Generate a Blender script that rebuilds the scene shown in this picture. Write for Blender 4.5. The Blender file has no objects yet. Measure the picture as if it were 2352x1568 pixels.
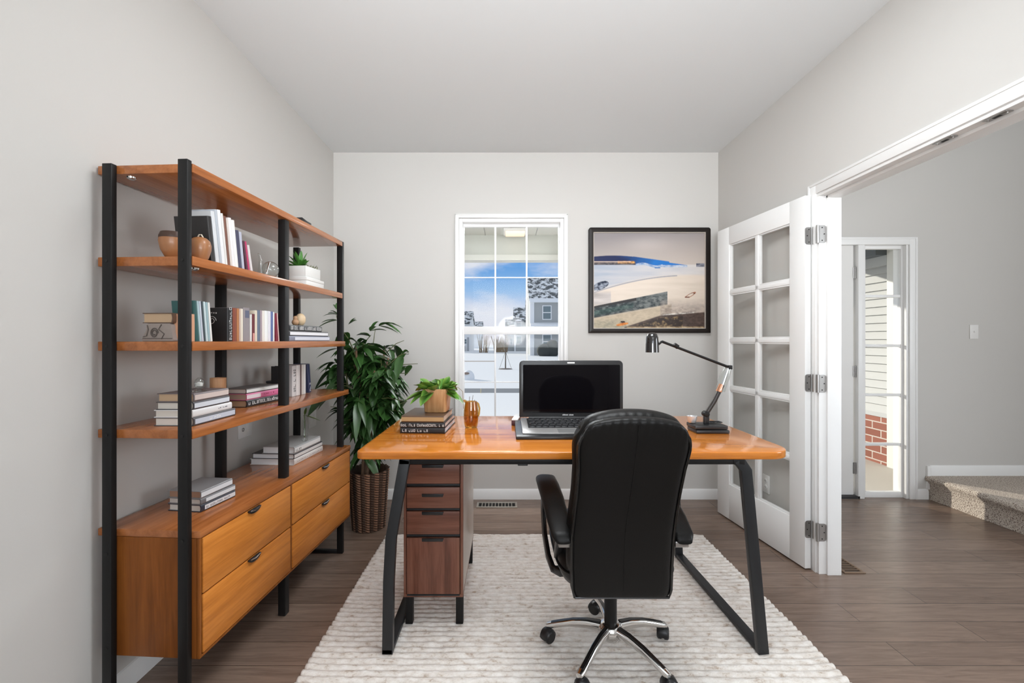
import bpy, bmesh, math, random
import numpy as np
from mathutils import Vector, Matrix, Euler

random.seed(7)
SC = bpy.context.scene
COL = SC.collection
PI = math.pi
R = math.radians
H = 1.25            # eye height
F, VX, VY = 1000.0, 1163.0, 782.0     # focal length and vanishing point of the photo, in its pixels


def at(px, py, Y):                    # the point of a photo pixel at depth Y
    return ((px - VX) / F * Y, Y, H - (py - VY) / F * Y)


def on(px, py, z):                    # the point of a photo pixel on the level z
    Y = (H - z) * F / (py - VY)
    return ((px - VX) / F * Y, Y, z)


# ------------------------------------------------------------------ materials
MATS = {}


def newmat(name):
    m = bpy.data.materials.new(name)
    m.use_nodes = True
    nt = m.node_tree
    return m, nt, nt.nodes['Principled BSDF']


def N(nt, t, **kw):
    n = nt.nodes.new(t)
    for k, v in kw.items():
        if k.startswith('i_'):
            key = k[2:]
            n.inputs[int(key) if key.isdigit() else key.replace('_', ' ')].default_value = v
        else:
            setattr(n, k, v)
    return n


def rgba(c):
    return (c[0], c[1], c[2], 1.0)


def srgb(r, g, b):
    def f(v):
        v /= 255.0
        return v / 12.92 if v <= 0.04045 else ((v + 0.055) / 1.055) ** 2.4
    return (f(r), f(g), f(b))


def pm(name, c, rough=0.5, metal=0.0, coat=0.0, spec=0.5, emit=None, es=0.0, bump=0.0, bscale=200.0):
    if name in MATS:
        return MATS[name]
    m, nt, b = newmat(name)
    b.inputs['Base Color'].default_value = rgba(c)
    b.inputs['Roughness'].default_value = rough
    b.inputs['Metallic'].default_value = metal
    b.inputs['Coat Weight'].default_value = coat
    b.inputs['Specular IOR Level'].default_value = spec
    if emit:
        b.inputs['Emission Color'].default_value = rgba(emit)
        b.inputs['Emission Strength'].default_value = es
    if bump:
        tc = N(nt, 'ShaderNodeTexCoord')
        no = N(nt, 'ShaderNodeTexNoise', i_Scale=bscale, i_Detail=4.0)
        bp = N(nt, 'ShaderNodeBump', i_Strength=bump, i_Distance=0.01)
        nt.links.new(tc.outputs['Object'], no.inputs['Vector'])
        nt.links.new(no.outputs['Fac'], bp.inputs['Height'])
        nt.links.new(bp.outputs['Normal'], b.inputs['Normal'])
    MATS[name] = m
    return m


def ramp(nt, stops):
    r = N(nt, 'ShaderNodeValToRGB')
    el = r.color_ramp.elements
    while len(el) < len(stops):
        el.new(0.5)
    for e, (p, c) in zip(el, stops):
        e.position = p
        e.color = rgba(c)
    return r


def wood(name, dark, mid, light, axis='y', rough=0.3, coat=0.0, scale=1.0, grain=1.0, spec=0.4):
    m, nt, b = newmat(name)
    tc = N(nt, 'ShaderNodeTexCoord')
    mp = N(nt, 'ShaderNodeMapping')
    s = [26 * scale, 26 * scale, 26 * scale]
    s['xyz'.index(axis)] = 1.5 * scale
    mp.inputs['Scale'].default_value = s
    n1 = N(nt, 'ShaderNodeTexNoise', i_Scale=1.0, i_Detail=6.0, i_Roughness=0.6, i_Distortion=0.6)
    n2 = N(nt, 'ShaderNodeTexNoise', i_Scale=4.5, i_Detail=3.0, i_Roughness=0.7)
    mx = N(nt, 'ShaderNodeMath', operation='MULTIPLY_ADD')
    mx.inputs[1].default_value = 0.35 * grain
    nt.links.new(tc.outputs['Object'], mp.inputs['Vector'])
    nt.links.new(mp.outputs['Vector'], n1.inputs['Vector'])
    nt.links.new(mp.outputs['Vector'], n2.inputs['Vector'])
    sub = N(nt, 'ShaderNodeMath', operation='SUBTRACT')
    sub.inputs[1].default_value = 0.5
    nt.links.new(n2.outputs['Fac'], sub.inputs[0])
    nt.links.new(sub.outputs[0], mx.inputs[0])
    nt.links.new(n1.outputs['Fac'], mx.inputs[2])
    r = ramp(nt, [(0.28, dark), (0.5, mid), (0.74, light)])
    nt.links.new(mx.outputs[0], r.inputs['Fac'])
    nt.links.new(r.outputs['Color'], b.inputs['Base Color'])
    b.inputs['Roughness'].default_value = rough
    b.inputs['Coat Weight'].default_value = coat
    b.inputs['Specular IOR Level'].default_value = spec
    b.inputs['Coat Roughness'].default_value = 0.06
    bp = N(nt, 'ShaderNodeBump', i_Strength=0.05, i_Distance=0.002)
    nt.links.new(n2.outputs['Fac'], bp.inputs['Height'])
    nt.links.new(bp.outputs['Normal'], b.inputs['Normal'])
    MATS[name] = m
    return m


def glass(name, tint=(1, 1, 1), ior=1.5, gl=1.0):
    m, nt, b = newmat(name)
    nt.nodes.remove(b)
    out = [n for n in nt.nodes if n.type == 'OUTPUT_MATERIAL'][0]
    tr = N(nt, 'ShaderNodeBsdfTransparent')
    tr.inputs['Color'].default_value = rgba(tint)
    go = N(nt, 'ShaderNodeBsdfGlossy')
    go.inputs['Roughness'].default_value = 0.02
    fr = N(nt, 'ShaderNodeLayerWeight')
    pw = N(nt, 'ShaderNodeMath', operation='POWER')
    pw.inputs[1].default_value = 5.0 if gl <= 1 else 3.0
    mu = N(nt, 'ShaderNodeMath', operation='MULTIPLY_ADD')
    mu.inputs[1].default_value = 0.9 if gl != 1 else 0.45
    mu.inputs[2].default_value = 0.035 * gl if gl != 1 else 0.004
    nt.links.new(fr.outputs['Facing'], pw.inputs[0])
    nt.links.new(pw.outputs[0], mu.inputs[0])
    mi = N(nt, 'ShaderNodeMixShader')
    nt.links.new(mu.outputs[0], mi.inputs['Fac'])
    nt.links.new(tr.outputs[0], mi.inputs[1])
    nt.links.new(go.outputs[0], mi.inputs[2])
    nt.links.new(mi.outputs[0], out.inputs['Surface'])
    MATS[name] = m
    return m


def vcol(name, rough=0.5, spec=0.5, sub=0.0, bump=0.0, bscale=60, noise=0.0):
    """the thing's own printed or grown colour, from its colour attribute"""
    m, nt, b = newmat(name)
    a = N(nt, 'ShaderNodeAttribute', attribute_name='Col')
    nt.links.new(a.outputs['Color'], b.inputs['Base Color'])
    b.inputs['Roughness'].default_value = rough
    b.inputs['Specular IOR Level'].default_value = spec
    if bump:
        tc = N(nt, 'ShaderNodeTexCoord')
        no = N(nt, 'ShaderNodeTexNoise', i_Scale=bscale, i_Detail=5.0)
        bp = N(nt, 'ShaderNodeBump', i_Strength=bump, i_Distance=0.01)
        nt.links.new(tc.outputs['Object'], no.inputs['Vector'])
        nt.links.new(no.outputs['Fac'], bp.inputs['Height'])
        nt.links.new(bp.outputs['Normal'], b.inputs['Normal'])
    MATS[name] = m
    return m


M_wall = pm('wall_paint', (0.60, 0.585, 0.56), 0.85, bump=0.02, bscale=350)
M_ceil = pm('ceiling_paint', (0.695, 0.71, 0.715), 0.9)
M_trim = pm('white_trim', (0.83, 0.83, 0.82), 0.35)
M_vinyl = pm('white_vinyl', (0.82, 0.82, 0.82), 0.35)
M_black = pm('black_metal', (0.010, 0.0095, 0.0095), 0.45, spec=0.25)
M_grey_black = pm('charcoal_metal', (0.022, 0.023, 0.025), 0.38, spec=0.3)
M_chrome = pm('chrome', (0.75, 0.74, 0.73), 0.12, 1.0)
M_steel = pm('brushed_steel', (0.42, 0.41, 0.40), 0.35, 1.0)
M_blackplastic = pm('black_plastic', (0.012, 0.012, 0.013), 0.35)
M_dark = pm('dark_gap', (0.008, 0.007, 0.006), 0.7)
M_white = pm('white_plastic', (0.80, 0.79, 0.77), 0.4)
M_pane = glass('window_glass', (0.97, 0.98, 0.98))
M_doorpane = glass('door_glass', (0.99, 0.992, 0.99))
M_clear = glass('clear_glass', (0.93, 0.95, 0.94), 1.5, 2.2)
M_leather = pm('black_leather', (0.0065, 0.006, 0.0056), 0.40, spec=0.22, bump=0.06, bscale=160)
M_shelf = wood('teak_shelf', (0.24, 0.075, 0.020), (0.36, 0.122, 0.036), (0.46, 0.165, 0.052), 'y', 0.24, 0.3)
M_end = wood('teak_end_panel', (0.15, 0.044, 0.008), (0.215, 0.066, 0.012), (0.28, 0.092, 0.018), 'z', 0.36, 0.0, spec=0.2)
M_drawer = wood('teak_drawer', (0.38, 0.120, 0.020), (0.56, 0.195, 0.034), (0.68, 0.26, 0.052), 'y', 0.34, 0.0, 0.8, 1.2, 0.25)
M_desk = wood('desk_top_wood', (0.46, 0.135, 0.018), (0.62, 0.205, 0.028), (0.70, 0.255, 0.042), 'x', 0.11, 0.4, 0.8)
M_walnut = wood('walnut_front', (0.10, 0.034, 0.020), (0.175, 0.066, 0.040), (0.23, 0.095, 0.060), 'x', 0.35, 0.1)
M_walnut_v = wood('walnut_upright', (0.10, 0.034, 0.020), (0.175, 0.066, 0.040), (0.25, 0.105, 0.065), 'z', 0.35, 0.1, 0.8, 1.5)
M_side = pm('side_panel_sheen', (0.50, 0.44, 0.39), 0.3)  # grazing reflection on the glossy wood side put into the colour


def floor_mat():
    m, nt, b = newmat('brown_planks')
    tc = N(nt, 'ShaderNodeTexCoord')
    mp = N(nt, 'ShaderNodeMapping')
    mp.inputs['Location'].default_value = (0.3, -0.091, 0)
    br = N(nt, 'ShaderNodeTexBrick', offset=0.37, offset_frequency=2)
    br.inputs['Color1'].default_value = (0.165, 0.112, 0.085, 1)
    br.inputs['Color2'].default_value = (0.215, 0.150, 0.115, 1)
    br.inputs['Mortar'].default_value = (0.035, 0.022, 0.016, 1)
    br.inputs['Scale'].default_value = 1.0
    br.inputs['Mortar Size'].default_value = 0.0013
    br.inputs['Mortar Smooth'].default_value = 0.2
    br.inputs['Brick Width'].default_value = 1.15
    br.inputs['Row Height'].default_value = 0.132
    nt.links.new(tc.outputs['Object'], mp.inputs['Vector'])
    nt.links.new(mp.outputs['Vector'], br.inputs['Vector'])
    m2 = N(nt, 'ShaderNodeMapping')
    m2.inputs['Scale'].default_value = (2.2, 26, 1)
    nt.links.new(tc.outputs['Object'], m2.inputs['Vector'])
    no = N(nt, 'ShaderNodeTexNoise', i_Scale=1.6, i_Detail=7.0, i_Roughness=0.65, i_Distortion=1.2)
    nt.links.new(m2.outputs['Vector'], no.inputs['Vector'])
    rp = ramp(nt, [(0.3, (0.62, 0.60, 0.58)), (0.5, (0.95, 0.95, 0.95)), (0.72, (1.3, 1.28, 1.25))])
    nt.links.new(no.outputs['Fac'], rp.inputs['Fac'])
    mu = N(nt, 'ShaderNodeMix', data_type='RGBA', blend_type='MULTIPLY')
    mu.inputs['Factor'].default_value = 0.8
    nt.links.new(br.outputs['Color'], mu.inputs[6])
    nt.links.new(rp.outputs['Color'], mu.inputs[7])
    nt.links.new(mu.outputs[2], b.inputs['Base Color'])
    b.inputs['Roughness'].default_value = 0.27
    bp = N(nt, 'ShaderNodeBump', i_Strength=0.08, i_Distance=0.004)
    nt.links.new(no.outputs['Fac'], bp.inputs['Height'])
    nt.links.new(bp.outputs['Normal'], b.inputs['Normal'])
    return m


M_floor = floor_mat()


def carpet_mat(name, a, c, scale):
    m, nt, b = newmat(name)
    tc = N(nt, 'ShaderNodeTexCoord')
    no = N(nt, 'ShaderNodeTexNoise', i_Scale=scale, i_Detail=2.0, i_Roughness=0.7)
    nt.links.new(tc.outputs['Object'], no.inputs['Vector'])
    r = ramp(nt, [(0.38, a), (0.52, c)])
    nt.links.new(no.outputs['Fac'], r.inputs['Fac'])
    nt.links.new(r.outputs['Color'], b.inputs['Base Color'])
    b.inputs['Roughness'].default_value = 0.95
    bp = N(nt, 'ShaderNodeBump', i_Strength=0.9, i_Distance=0.012)
    nt.links.new(no.outputs['Fac'], bp.inputs['Height'])
    nt.links.new(bp.outputs['Normal'], b.inputs['Normal'])
    return m


M_carpet = carpet_mat('speckled_carpet', (0.17, 0.115, 0.085), (0.66, 0.58, 0.50), 150)


# ------------------------------------------------------------------ mesh builder
class MB:
    def __init__(self, off=(0, 0, 0)):
        self.bm = bmesh.new()
        self.off = Vector(off)
        self.lay = None
        self.c = None

    def color(self, c):
        if self.lay is None:
            self.lay = self.bm.verts.layers.float_color.new('Col')
        self.c = rgba(c)

    def v(self, p):
        vv = self.bm.verts.new(Vector(p) - self.off)
        if self.lay is not None and self.c is not None:
            vv[self.lay] = self.c
        return vv

    def f(self, vs):
        try:
            return self.bm.faces.new(vs)
        except ValueError:
            return None

    def box(self, x0, x1, y0, y1, z0, z1):
        a = [self.v((x, y, z)) for x in (x0, x1) for y in (y0, y1) for z in (z0, z1)]
        for q in ((0, 1, 3, 2), (4, 6, 7, 5), (0, 4, 5, 1), (2, 3, 7, 6), (0, 2, 6, 4), (1, 5, 7, 3)):
            self.f([a[i] for i in q])
        return self

    def prism(self, pts, axis, a0, a1):
        """outline pts (2-D) swept along an axis from a0 to a1"""
        def p3(p, a):
            if axis == 'z':
                return (p[0], p[1], a)
            if axis == 'y':
                return (p[0], a, p[1])
            return (a, p[0], p[1])
        A = [self.v(p3(p, a0)) for p in pts]
        B = [self.v(p3(p, a1)) for p in pts]
        n = len(pts)
        for i in range(n):
            self.f([A[i], A[(i + 1) % n], B[(i + 1) % n], B[i]])
        self.f(A[::-1])
        self.f(B)
        return self

    def rings(self, rs, closed=True, cap=True):
        V = [[self.v(p) for p in r] for r in rs]
        n = len(rs[0])
        for a, b in zip(V, V[1:]):
            for i in range(n if closed else n - 1):
                self.f([a[i], a[(i + 1) % n], b[(i + 1) % n], b[i]])
        if cap and closed:
            self.f(V[0][::-1])
            self.f(V[-1])
        return self

    def tube(self, path, r, n=10, rect=None, up=(0, 0, 1), cap=True):
        """round tube of radius r (number or list), or a bar of section rect=(w, h)"""
        P = [Vector(p) for p in path]
        rs = []
        prev = None
        for i, p in enumerate(P):
            d = (P[min(i + 1, len(P) - 1)] - P[max(i - 1, 0)]).normalized()
            u = Vector(up)
            if abs(d.dot(u)) > 0.98:
                u = Vector((0, 1, 0)) if abs(d.y) < 0.9 else Vector((1, 0, 0))
            s = d.cross(u).normalized() if prev is None else (prev - d * prev.dot(d)).normalized()
            prev = s
            t = s.cross(d).normalized()
            if rect:
                w, h = rect if not isinstance(rect[0], (tuple, list)) else rect[i]
                rs.append([p + s * (w / 2 * a) + t * (h / 2 * b) for a, b in ((-1, -1), (1, -1), (1, 1), (-1, 1))])
            else:
                rr = r[i] if isinstance(r, (list, tuple)) else r
                rs.append([p + s * (rr * math.cos(2 * PI * k / n)) + t * (rr * math.sin(2 * PI * k / n)) for k in range(n)])
        return self.rings(rs, True, cap)

    def lathe(self, prof, c=(0, 0, 0), n=32, sx=1.0, sy=1.0, cap=True):
        rs = [[(c[0] + r * sx * math.cos(2 * PI * k / n), c[1] + r * sy * math.sin(2 * PI * k / n), c[2] + z) for k in range(n)] for r, z in prof]
        return self.rings(rs, True, cap)

    def cyl(self, p0, p1, r, n=16):
        return self.tube([p0, p1], r, n)

    def ball(self, c, rx, ry=None, rz=None, n=16, m=10):
        ry = ry or rx
        rz = rz or rx
        rs = []
        for j in range(m + 1):
            a = -PI / 2 + PI * (0.02 + 0.96 * j / m)
            rs.append([(c[0] + rx * math.cos(a) * math.cos(2 * PI * k / n), c[1] + ry * math.cos(a) * math.sin(2 * PI * k / n), c[2] + rz * math.sin(a)) for k in range(n)])
        return self.rings(rs)

    def build(self, name, mat, parent=None, bevel=0.0, seg=2, sharp=35, smooth=True):
        bm = self.bm
        bmesh.ops.recalc_face_normals(bm, faces=bm.faces[:])
        if bevel:
            es = [e for e in bm.edges if len(e.link_faces) == 2 and e.calc_face_angle(0) > R(40)]
            bmesh.ops.bevel(bm, geom=es, offset=bevel, segments=seg, profile=0.5, affect='EDGES', clamp_overlap=True)
        me = bpy.data.meshes.new(name)
        bm.to_mesh(me)
        bm.free()
        if smooth:
            me.polygons.foreach_set('use_smooth', [True] * len(me.polygons))
            me.set_sharp_from_angle(angle=R(sharp))
        me.materials.append(mat)
        o = bpy.data.objects.new(name, me)
        COL.objects.link(o)
        if parent is not None:
            o.parent = parent
        return o


def tag(o, label=None, cat=None, group=None, kind=None):
    if label:
        o['label'] = label
    if cat:
        o['category'] = cat
    if group:
        o['group'] = group
    if kind:
        o['kind'] = kind
    return o


def thing(name, label, cat, loc=(0, 0, 0), rz=0.0, group=None, kind=None, rot=None):
    o = bpy.data.objects.new(name, None)
    COL.objects.link(o)
    o.empty_display_size = 0.05
    o.location = loc
    o.rotation_euler = rot if rot else (0, 0, rz)
    return tag(o, label, cat, group, kind)


def struct(name, mb, mat, label, cat='wall', bevel=0.0, parent=None):
    o = mb.build(name, mat, parent, bevel)
    if parent is None:
        tag(o, label, cat, None, 'structure')
    return o

# ------------------------------------------------------------------ the room
XL, XR, YB, YR, ZC = -1.366, 1.674, 3.44, -2.60, 2.735
XH = 1.789           # hall face of the right wall
WX0, WX1, WZ0, WZ1 = -0.375, 0.455, 0.47, 2.217   # window hole
FX0, FX1, FZ1 = 1.84, 3.18, 2.02                  # hole of the front door and its sidelight

b = MB()
b.box(-1.6, 5.0, YR - 0.2, YB + 0.1, -0.12, 0.0)
struct('floor', b, M_floor, 'brown wide plank wood floor of the office and hall', 'floor')

b = MB()
b.box(XL - 0.12, XH, YR, YB + 0.12, ZC, ZC + 0.12)
struct('ceiling', b, M_ceil, 'plain white ceiling over the office', 'ceiling')
b = MB()
b.box(XH, 3.39, YR, YB, ZC, ZC + 0.12)
b.box(3.30, 3.39, YR, YB, ZC + 0.12, 5.2)
struct('ceiling_hall', b, M_ceil, 'white hall ceiling ending at the stairwell', 'ceiling')
b = MB()
b.box(3.30, 4.9, YR, YB + 0.12, 5.2, 5.3)
struct('ceiling_stairwell', b, M_ceil, 'high white ceiling of the stairwell', 'ceiling')

b = MB()
b.box(XL - 0.12, XL, YR, YB + 0.12, 0, ZC)
struct('wall_left', b, M_wall, 'pale greige wall behind the tall bookcase', 'wall')

b = MB()
b.box(XL, WX0, YB, YB + 0.12, 0, ZC)
b.box(WX1, XH, YB, YB + 0.12, 0, ZC)
b.box(WX0, WX1, YB, YB + 0.12, 0, WZ0)
b.box(WX0, WX1, YB, YB + 0.12, WZ1, ZC)
struct('wall_back', b, M_wall, 'pale greige wall with the window and the framed picture', 'wall')

b = MB()
b.box(XH, FX0, YB, YB + 0.12, 0, 5.2)
b.box(FX1, 4.9, YB, YB + 0.12, 0, 5.2)
b.box(FX0, FX1, YB, YB + 0.12, FZ1, 5.2)
struct('wall_hall', b, M_wall, 'greige hall wall with the front door, sidelight and switch', 'wall')

OY0, OY1, OZ = 0.71, 2.35, 2.045
b = MB()
b.box(XR, XH, OY1, YB, 0, ZC)
b.box(XR, XH, YR, OY0, 0, ZC)
b.box(XR, XH, OY0, OY1, OZ, ZC)
struct('wall_right', b, M_wall, 'pale greige wall with the wide doorway to the hall', 'wall')

b = MB()
b.box(4.6, 4.72, YR, -0.75, 0, 5.2)
b.box(4.6, 4.72, 1.15, YB, 0, 5.2)
b.box(4.6, 4.72, -0.75, 1.15, 0, 0.8)
b.box(4.6, 4.72, -0.75, 1.15, 2.6, 5.2)  # the gap left here is an opening added for fill light
struct('wall_stairwell', b, M_wall, 'greige wall on the far side of the stairwell', 'wall')

# the unseen wall behind the camera, with openings added to let fill light in
b = MB()
b.box(XL - 0.12, 4.9, YR - 0.12, YR, 0, 1.1)
b.box(XL - 0.12, -0.75, YR - 0.12, YR, 1.1, 5.3)
b.box(1.55, 1.95, YR - 0.12, YR, 1.1, 5.3)
b.box(4.45, 4.9, YR - 0.12, YR, 1.1, 5.3)
b.box(-0.75, 4.45, YR - 0.12, YR, 2.66, 5.3)
struct('wall_rear', b, M_wall, 'greige wall behind the viewer with openings added for fill light', 'wall')

# baseboards
prof = [(0, 0), (0.014, 0), (0.014, 0.062), (0.009, 0.072), (0.006, 0.078), (0, 0.08)]


def baseboard_x(name, x0, x1, z0, label):
    m = MB()
    m.prism([(YB - a, z0 + z) for a, z in prof], 'x', x0, x1)
    struct(name, m, M_trim, label, 'baseboard')


def baseboard_y(name, x, sgn, y0, y1, label):
    m = MB()
    m.prism([(x + sgn * a, z) for a, z in prof], 'y', y0, y1)
    struct(name, m, M_trim, label, 'baseboard')


baseboard_x('baseboard_back', XL, XR, 0, 'white baseboard under the window wall')
baseboard_y('baseboard_left', XL, 1, YR, YB - 0.015, 'white baseboard along the wall behind the bookcase')
baseboard_y('baseboard_right', XR, -1, 2.41, YB - 0.015, 'white baseboard behind the open glazed door')
b = MB()
b.prism([(YB - a, z) for a, z in prof], 'x', 3.238, 3.325)
b.box(3.316, 3.342, YB - 0.0135, YB, 0.0785, 0.262)
b.prism([(YB - a, 0.186 + z) for a, z in prof], 'x', 3.3425, 4.6)
struct('baseboard_hall', b, M_trim, 'white baseboard stepping up over the carpeted stair', 'baseboard')

# doorway trim: jamb lining, stop and casing
b = MB()
b.box(XR - 0.001, XH + 0.001, OY1 - 0.02, OY1, 0, OZ - 0.02)
b.box(XR - 0.001, XH + 0.001, OY0, OY0 + 0.02, 0, OZ - 0.02)
b.box(XR - 0.001, XH + 0.001, OY0, OY1, OZ - 0.02, OZ)
b.box(1.711, 1.785, OY1 - 0.032, OY1 - 0.02, 0, OZ - 0.02)
b.box(1.711, 1.785, OY0 + 0.02, OY0 + 0.032, 0, OZ - 0.02)
b.box(1.711, 1.785, OY0 + 0.02, OY1 - 0.02, OZ - 0.034, OZ - 0.02)
struct('trim_1', b, M_trim, 'white jamb lining of the wide doorway', 'trim', 0.002)
b = MB()
for (a, w, t) in ((0.0, 0.058, 0.009), (0.044, 0.014, 0.0125)):
    b.box(XR - t, XR, OY1 - 0.004 + a, OY1 - 0.004 + a + w - (0.0006 if a else 0), 0, OZ + a + w - 0.004 - (0.0006 if a else 0))
    b.box(XR - t, XR, OY0 - 0.058, OY1 - 0.0045 + a, OZ - 0.004 + a, OZ - 0.004 + a + w - (0.0006 if a else 0))
b.box(XR - 0.009, XR, OY0 - 0.058, OY0, 0, OZ)
struct('trim_2', b, M_trim, 'white casing round the wide doorway', 'trim', 0.0015)

# strike plates in the head of the doorway
for i, (y, lab) in enumerate(((1.68, 'steel strike plate in the doorway head, farther one'),
                              (1.50, 'steel strike plate in the doorway head, nearer one'))):
    t = thing('strike_plate', lab, 'door hardware', (1.692, y, OZ - 0.0215), 0, 'strike plates of the double door')
    p = MB()
    p.box(-0.013, 0.013, -0.038, 0.038, -0.0025, 0.001)
    p.build('plate', M_steel, t, 0.0015)
    p = MB()
    p.box(-0.005, 0.005, -0.012, 0.012, -0.0035, -0.002)
    p.build('latch_hole', M_dark, t)
    for yy in (-0.030, 0.030):
        p = MB()
        p.cyl((0, yy, -0.005), (0, yy, -0.002), 0.0035, 10)
        p.build('screw', M_chrome, t)

# ---------------------------------------------------------------- window
def window_frame():
    t = thing('window_1', 'white double-hung window with muntin bars, facing the snowy street', 'window', (0, YB, 0), 0, None, 'structure')
    o = (0, YB, 0)
    m = MB(o)
    for d, w, pr in ((0.0, 0.028, 0.016), (0.020, 0.009, 0.021)):
        x0, x1, z1 = WX0 - 0.028 + 0.0, WX1 + 0.028, WZ1 + 0.028
        if d:
            m.box(x0, x0 + w, YB - pr, YB, WZ0 - 0.02, z1)
            m.box(x1 - w, x1, YB - pr, YB, WZ0 - 0.02, z1)
            m.box(x0, x1, YB - pr, YB, z1 - w, z1)
        else:
            m.box(x0, x0 + w, YB - pr, YB, WZ0 - 0.02, z1 - 0.0002)
            m.box(x1 - w, x1, YB - pr, YB, WZ0 - 0.02, z1 - 0.0002)
            m.box(x0 + w, x1 - w, YB - pr, YB, z1 - w, z1 - 0.0002)
    m.build('casing', M_trim, t, 0.0015)
    m = MB(o)
    m.box(WX0 - 0.05, WX1 + 0.05, YB - 0.035, YB + 0.03, WZ0 - 0.025, WZ0)
    m.build('sill', M_trim, t, 0.003)
    m = MB(o)
    g = 0.028
    m.box(WX0, WX0 + g, YB + 0.005, YB + 0.118, WZ0, WZ1)
    m.box(WX1 - g, WX1, YB + 0.005, YB + 0.118, WZ0, WZ1)
    m.box(WX0 + g, WX1 - g, YB + 0.005, YB + 0.118, WZ1 - g, WZ1)
    m.box(WX0 + g, WX1 - g, YB + 0.005, YB + 0.118, WZ0, WZ0 + g)
    m.build('jamb_frame', M_vinyl, t, 0.002)
    X0, X1 = WX0 + g, WX1 - g

    def sash(name, y0, y1, z0, z1, top, bot, zm):
        m = MB(o)
        s = 0.0075 if name == 'upper_sash' else 0.012
        m.box(X0, X0 + s, y0, y1, z0, z1)
        m.box(X1 - s, X1, y0, y1, z0, z1)
        m.box(X0 + s, X1 - s, y0, y1, z1 - top, z1)
        m.box(X0 + s, X1 - s, y0, y1, z0, z0 + bot)
        yc = (y0 + y1) / 2
        for xm in (-0.089, 0.164):
            m.box(xm - 0.0065, xm + 0.0065, yc - 0.008, yc + 0.008, z0 + bot, z1 - top)
        m.box(X0 + s, X1 - s, yc - 0.006, yc + 0.006, zm - 0.004, zm + 0.004)
        so = m.build(name, M_vinyl, t, 0.0015)
        p = MB(o)
        p.box(X0 + s - 0.003, X1 - s + 0.003, yc - 0.002, yc + 0.002, z0 + bot - 0.003, z1 - top + 0.003)
        p.build('pane', M_pane, so, smooth=False)

    sash('upper_sash', YB + 0.062, YB + 0.092, 1.318, WZ1 - g, 0.024, 0.045, 1.759)
    sash('lower_sash', YB + 0.022, YB + 0.056, WZ0 + g, 1.362, 0.062, 0.05, 0.919)
    m = MB(o)
    m.box(0.02, 0.07, YB + 0.022, YB + 0.05, 1.362, 1.374)
    m.build('sash_lock', M_vinyl, t, 0.003)


window_frame()

# ---------------------------------------------------------------- front door and sidelight
t = thing('door_2', 'plain white front door at the end of the hall, mostly hidden', 'door', (2.3, YB, 0), 0, None, 'structure')
o = (2.3, YB, 0)
m = MB(o)
m.box(1.862, 2.768, YB + 0.03, YB + 0.075, 0.022, 2.008)
for z0, z1 in ((0.25, 0.9), (1.05, 1.85)):
    for x0, x1 in ((1.98, 2.27), (2.36, 2.65)):
        pass
m.build('slab', M_white, t, 0.002)
for z in (1.79, 1.005, 0.235):
    h = MB(o)
    h.cyl((2.775, YB + 0.024, z - 0.045), (2.775, YB + 0.024, z + 0.045), 0.006, 10)
    h.box(2.762, 2.790, YB + 0.026, YB + 0.032, z - 0.044, z + 0.044)
    h.build('hinge', M_steel, t)
m = MB(o)
m.box(FX0, 2.795, YB + 0.0, YB + 0.119, 0.0, 0.02)
m.build('threshold', M_blackplastic, t)

t = thing('window_2', 'tall narrow five-pane sidelight beside the front door', 'window', (3.0, YB, 0), 0, None, 'structure')
o = (3.0, YB, 0)
m = MB(o)
m.box(FX0, FX0 + 0.02, YB + 0.0, YB + 0.118, 0.0, FZ1)
m.box(FX0 + 0.02, FX1 - 0.02, YB + 0.0, YB + 0.118, FZ1 - 0.012, FZ1)
m.box(2.782, 2.832, YB + 0.0, YB + 0.118, 0.0, FZ1 - 0.012)
m.box(3.160, FX1, YB + 0.0, YB + 0.118, 0.0, FZ1 - 0.012)
m.build('jamb_frame', M_trim, t, 0.002)
m = MB(o)
for a, w, pr in ((0, 0.058, 0.012), (0.044, 0.014, 0.017)):
    m.box(FX1 - 0.002 + a, FX1 - 0.002 + a + w, YB - pr, YB, 0, FZ1 + a + w - 0.014)
    m.box(FX0 - 0.05, FX1 - 0.002 + a, YB - pr, YB, FZ1 - 0.014 + a, FZ1 - 0.014 + a + w)
m.build('casing', M_trim, t, 0.0015)
m = MB(o)
ya, yb = YB + 0.03, YB + 0.065
m.box(2.832, 2.862, ya, yb, 0.0, FZ1 - 0.012)
m.box(3.146, 3.160, ya, yb, 0.0, FZ1 - 0.012)
m.box(2.862, 3.146, ya, yb, 1.981, FZ1 - 0.012)
m.box(2.862, 3.146, ya, yb, 0.0, 0.045)
for z in (1.605, 1.21, 0.817, 0.422):
    m.box(2.862, 3.146, ya + 0.004, yb - 0.004, z - 0.011, z + 0.011)
sf = m.build('sash', M_trim, t, 0.0015)
m = MB(o)
m.box(2.858, 3.150, ya + 0.015, ya + 0.019, 0.04, 1.986)
m.build('pane', M_pane, sf, smooth=False)

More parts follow.
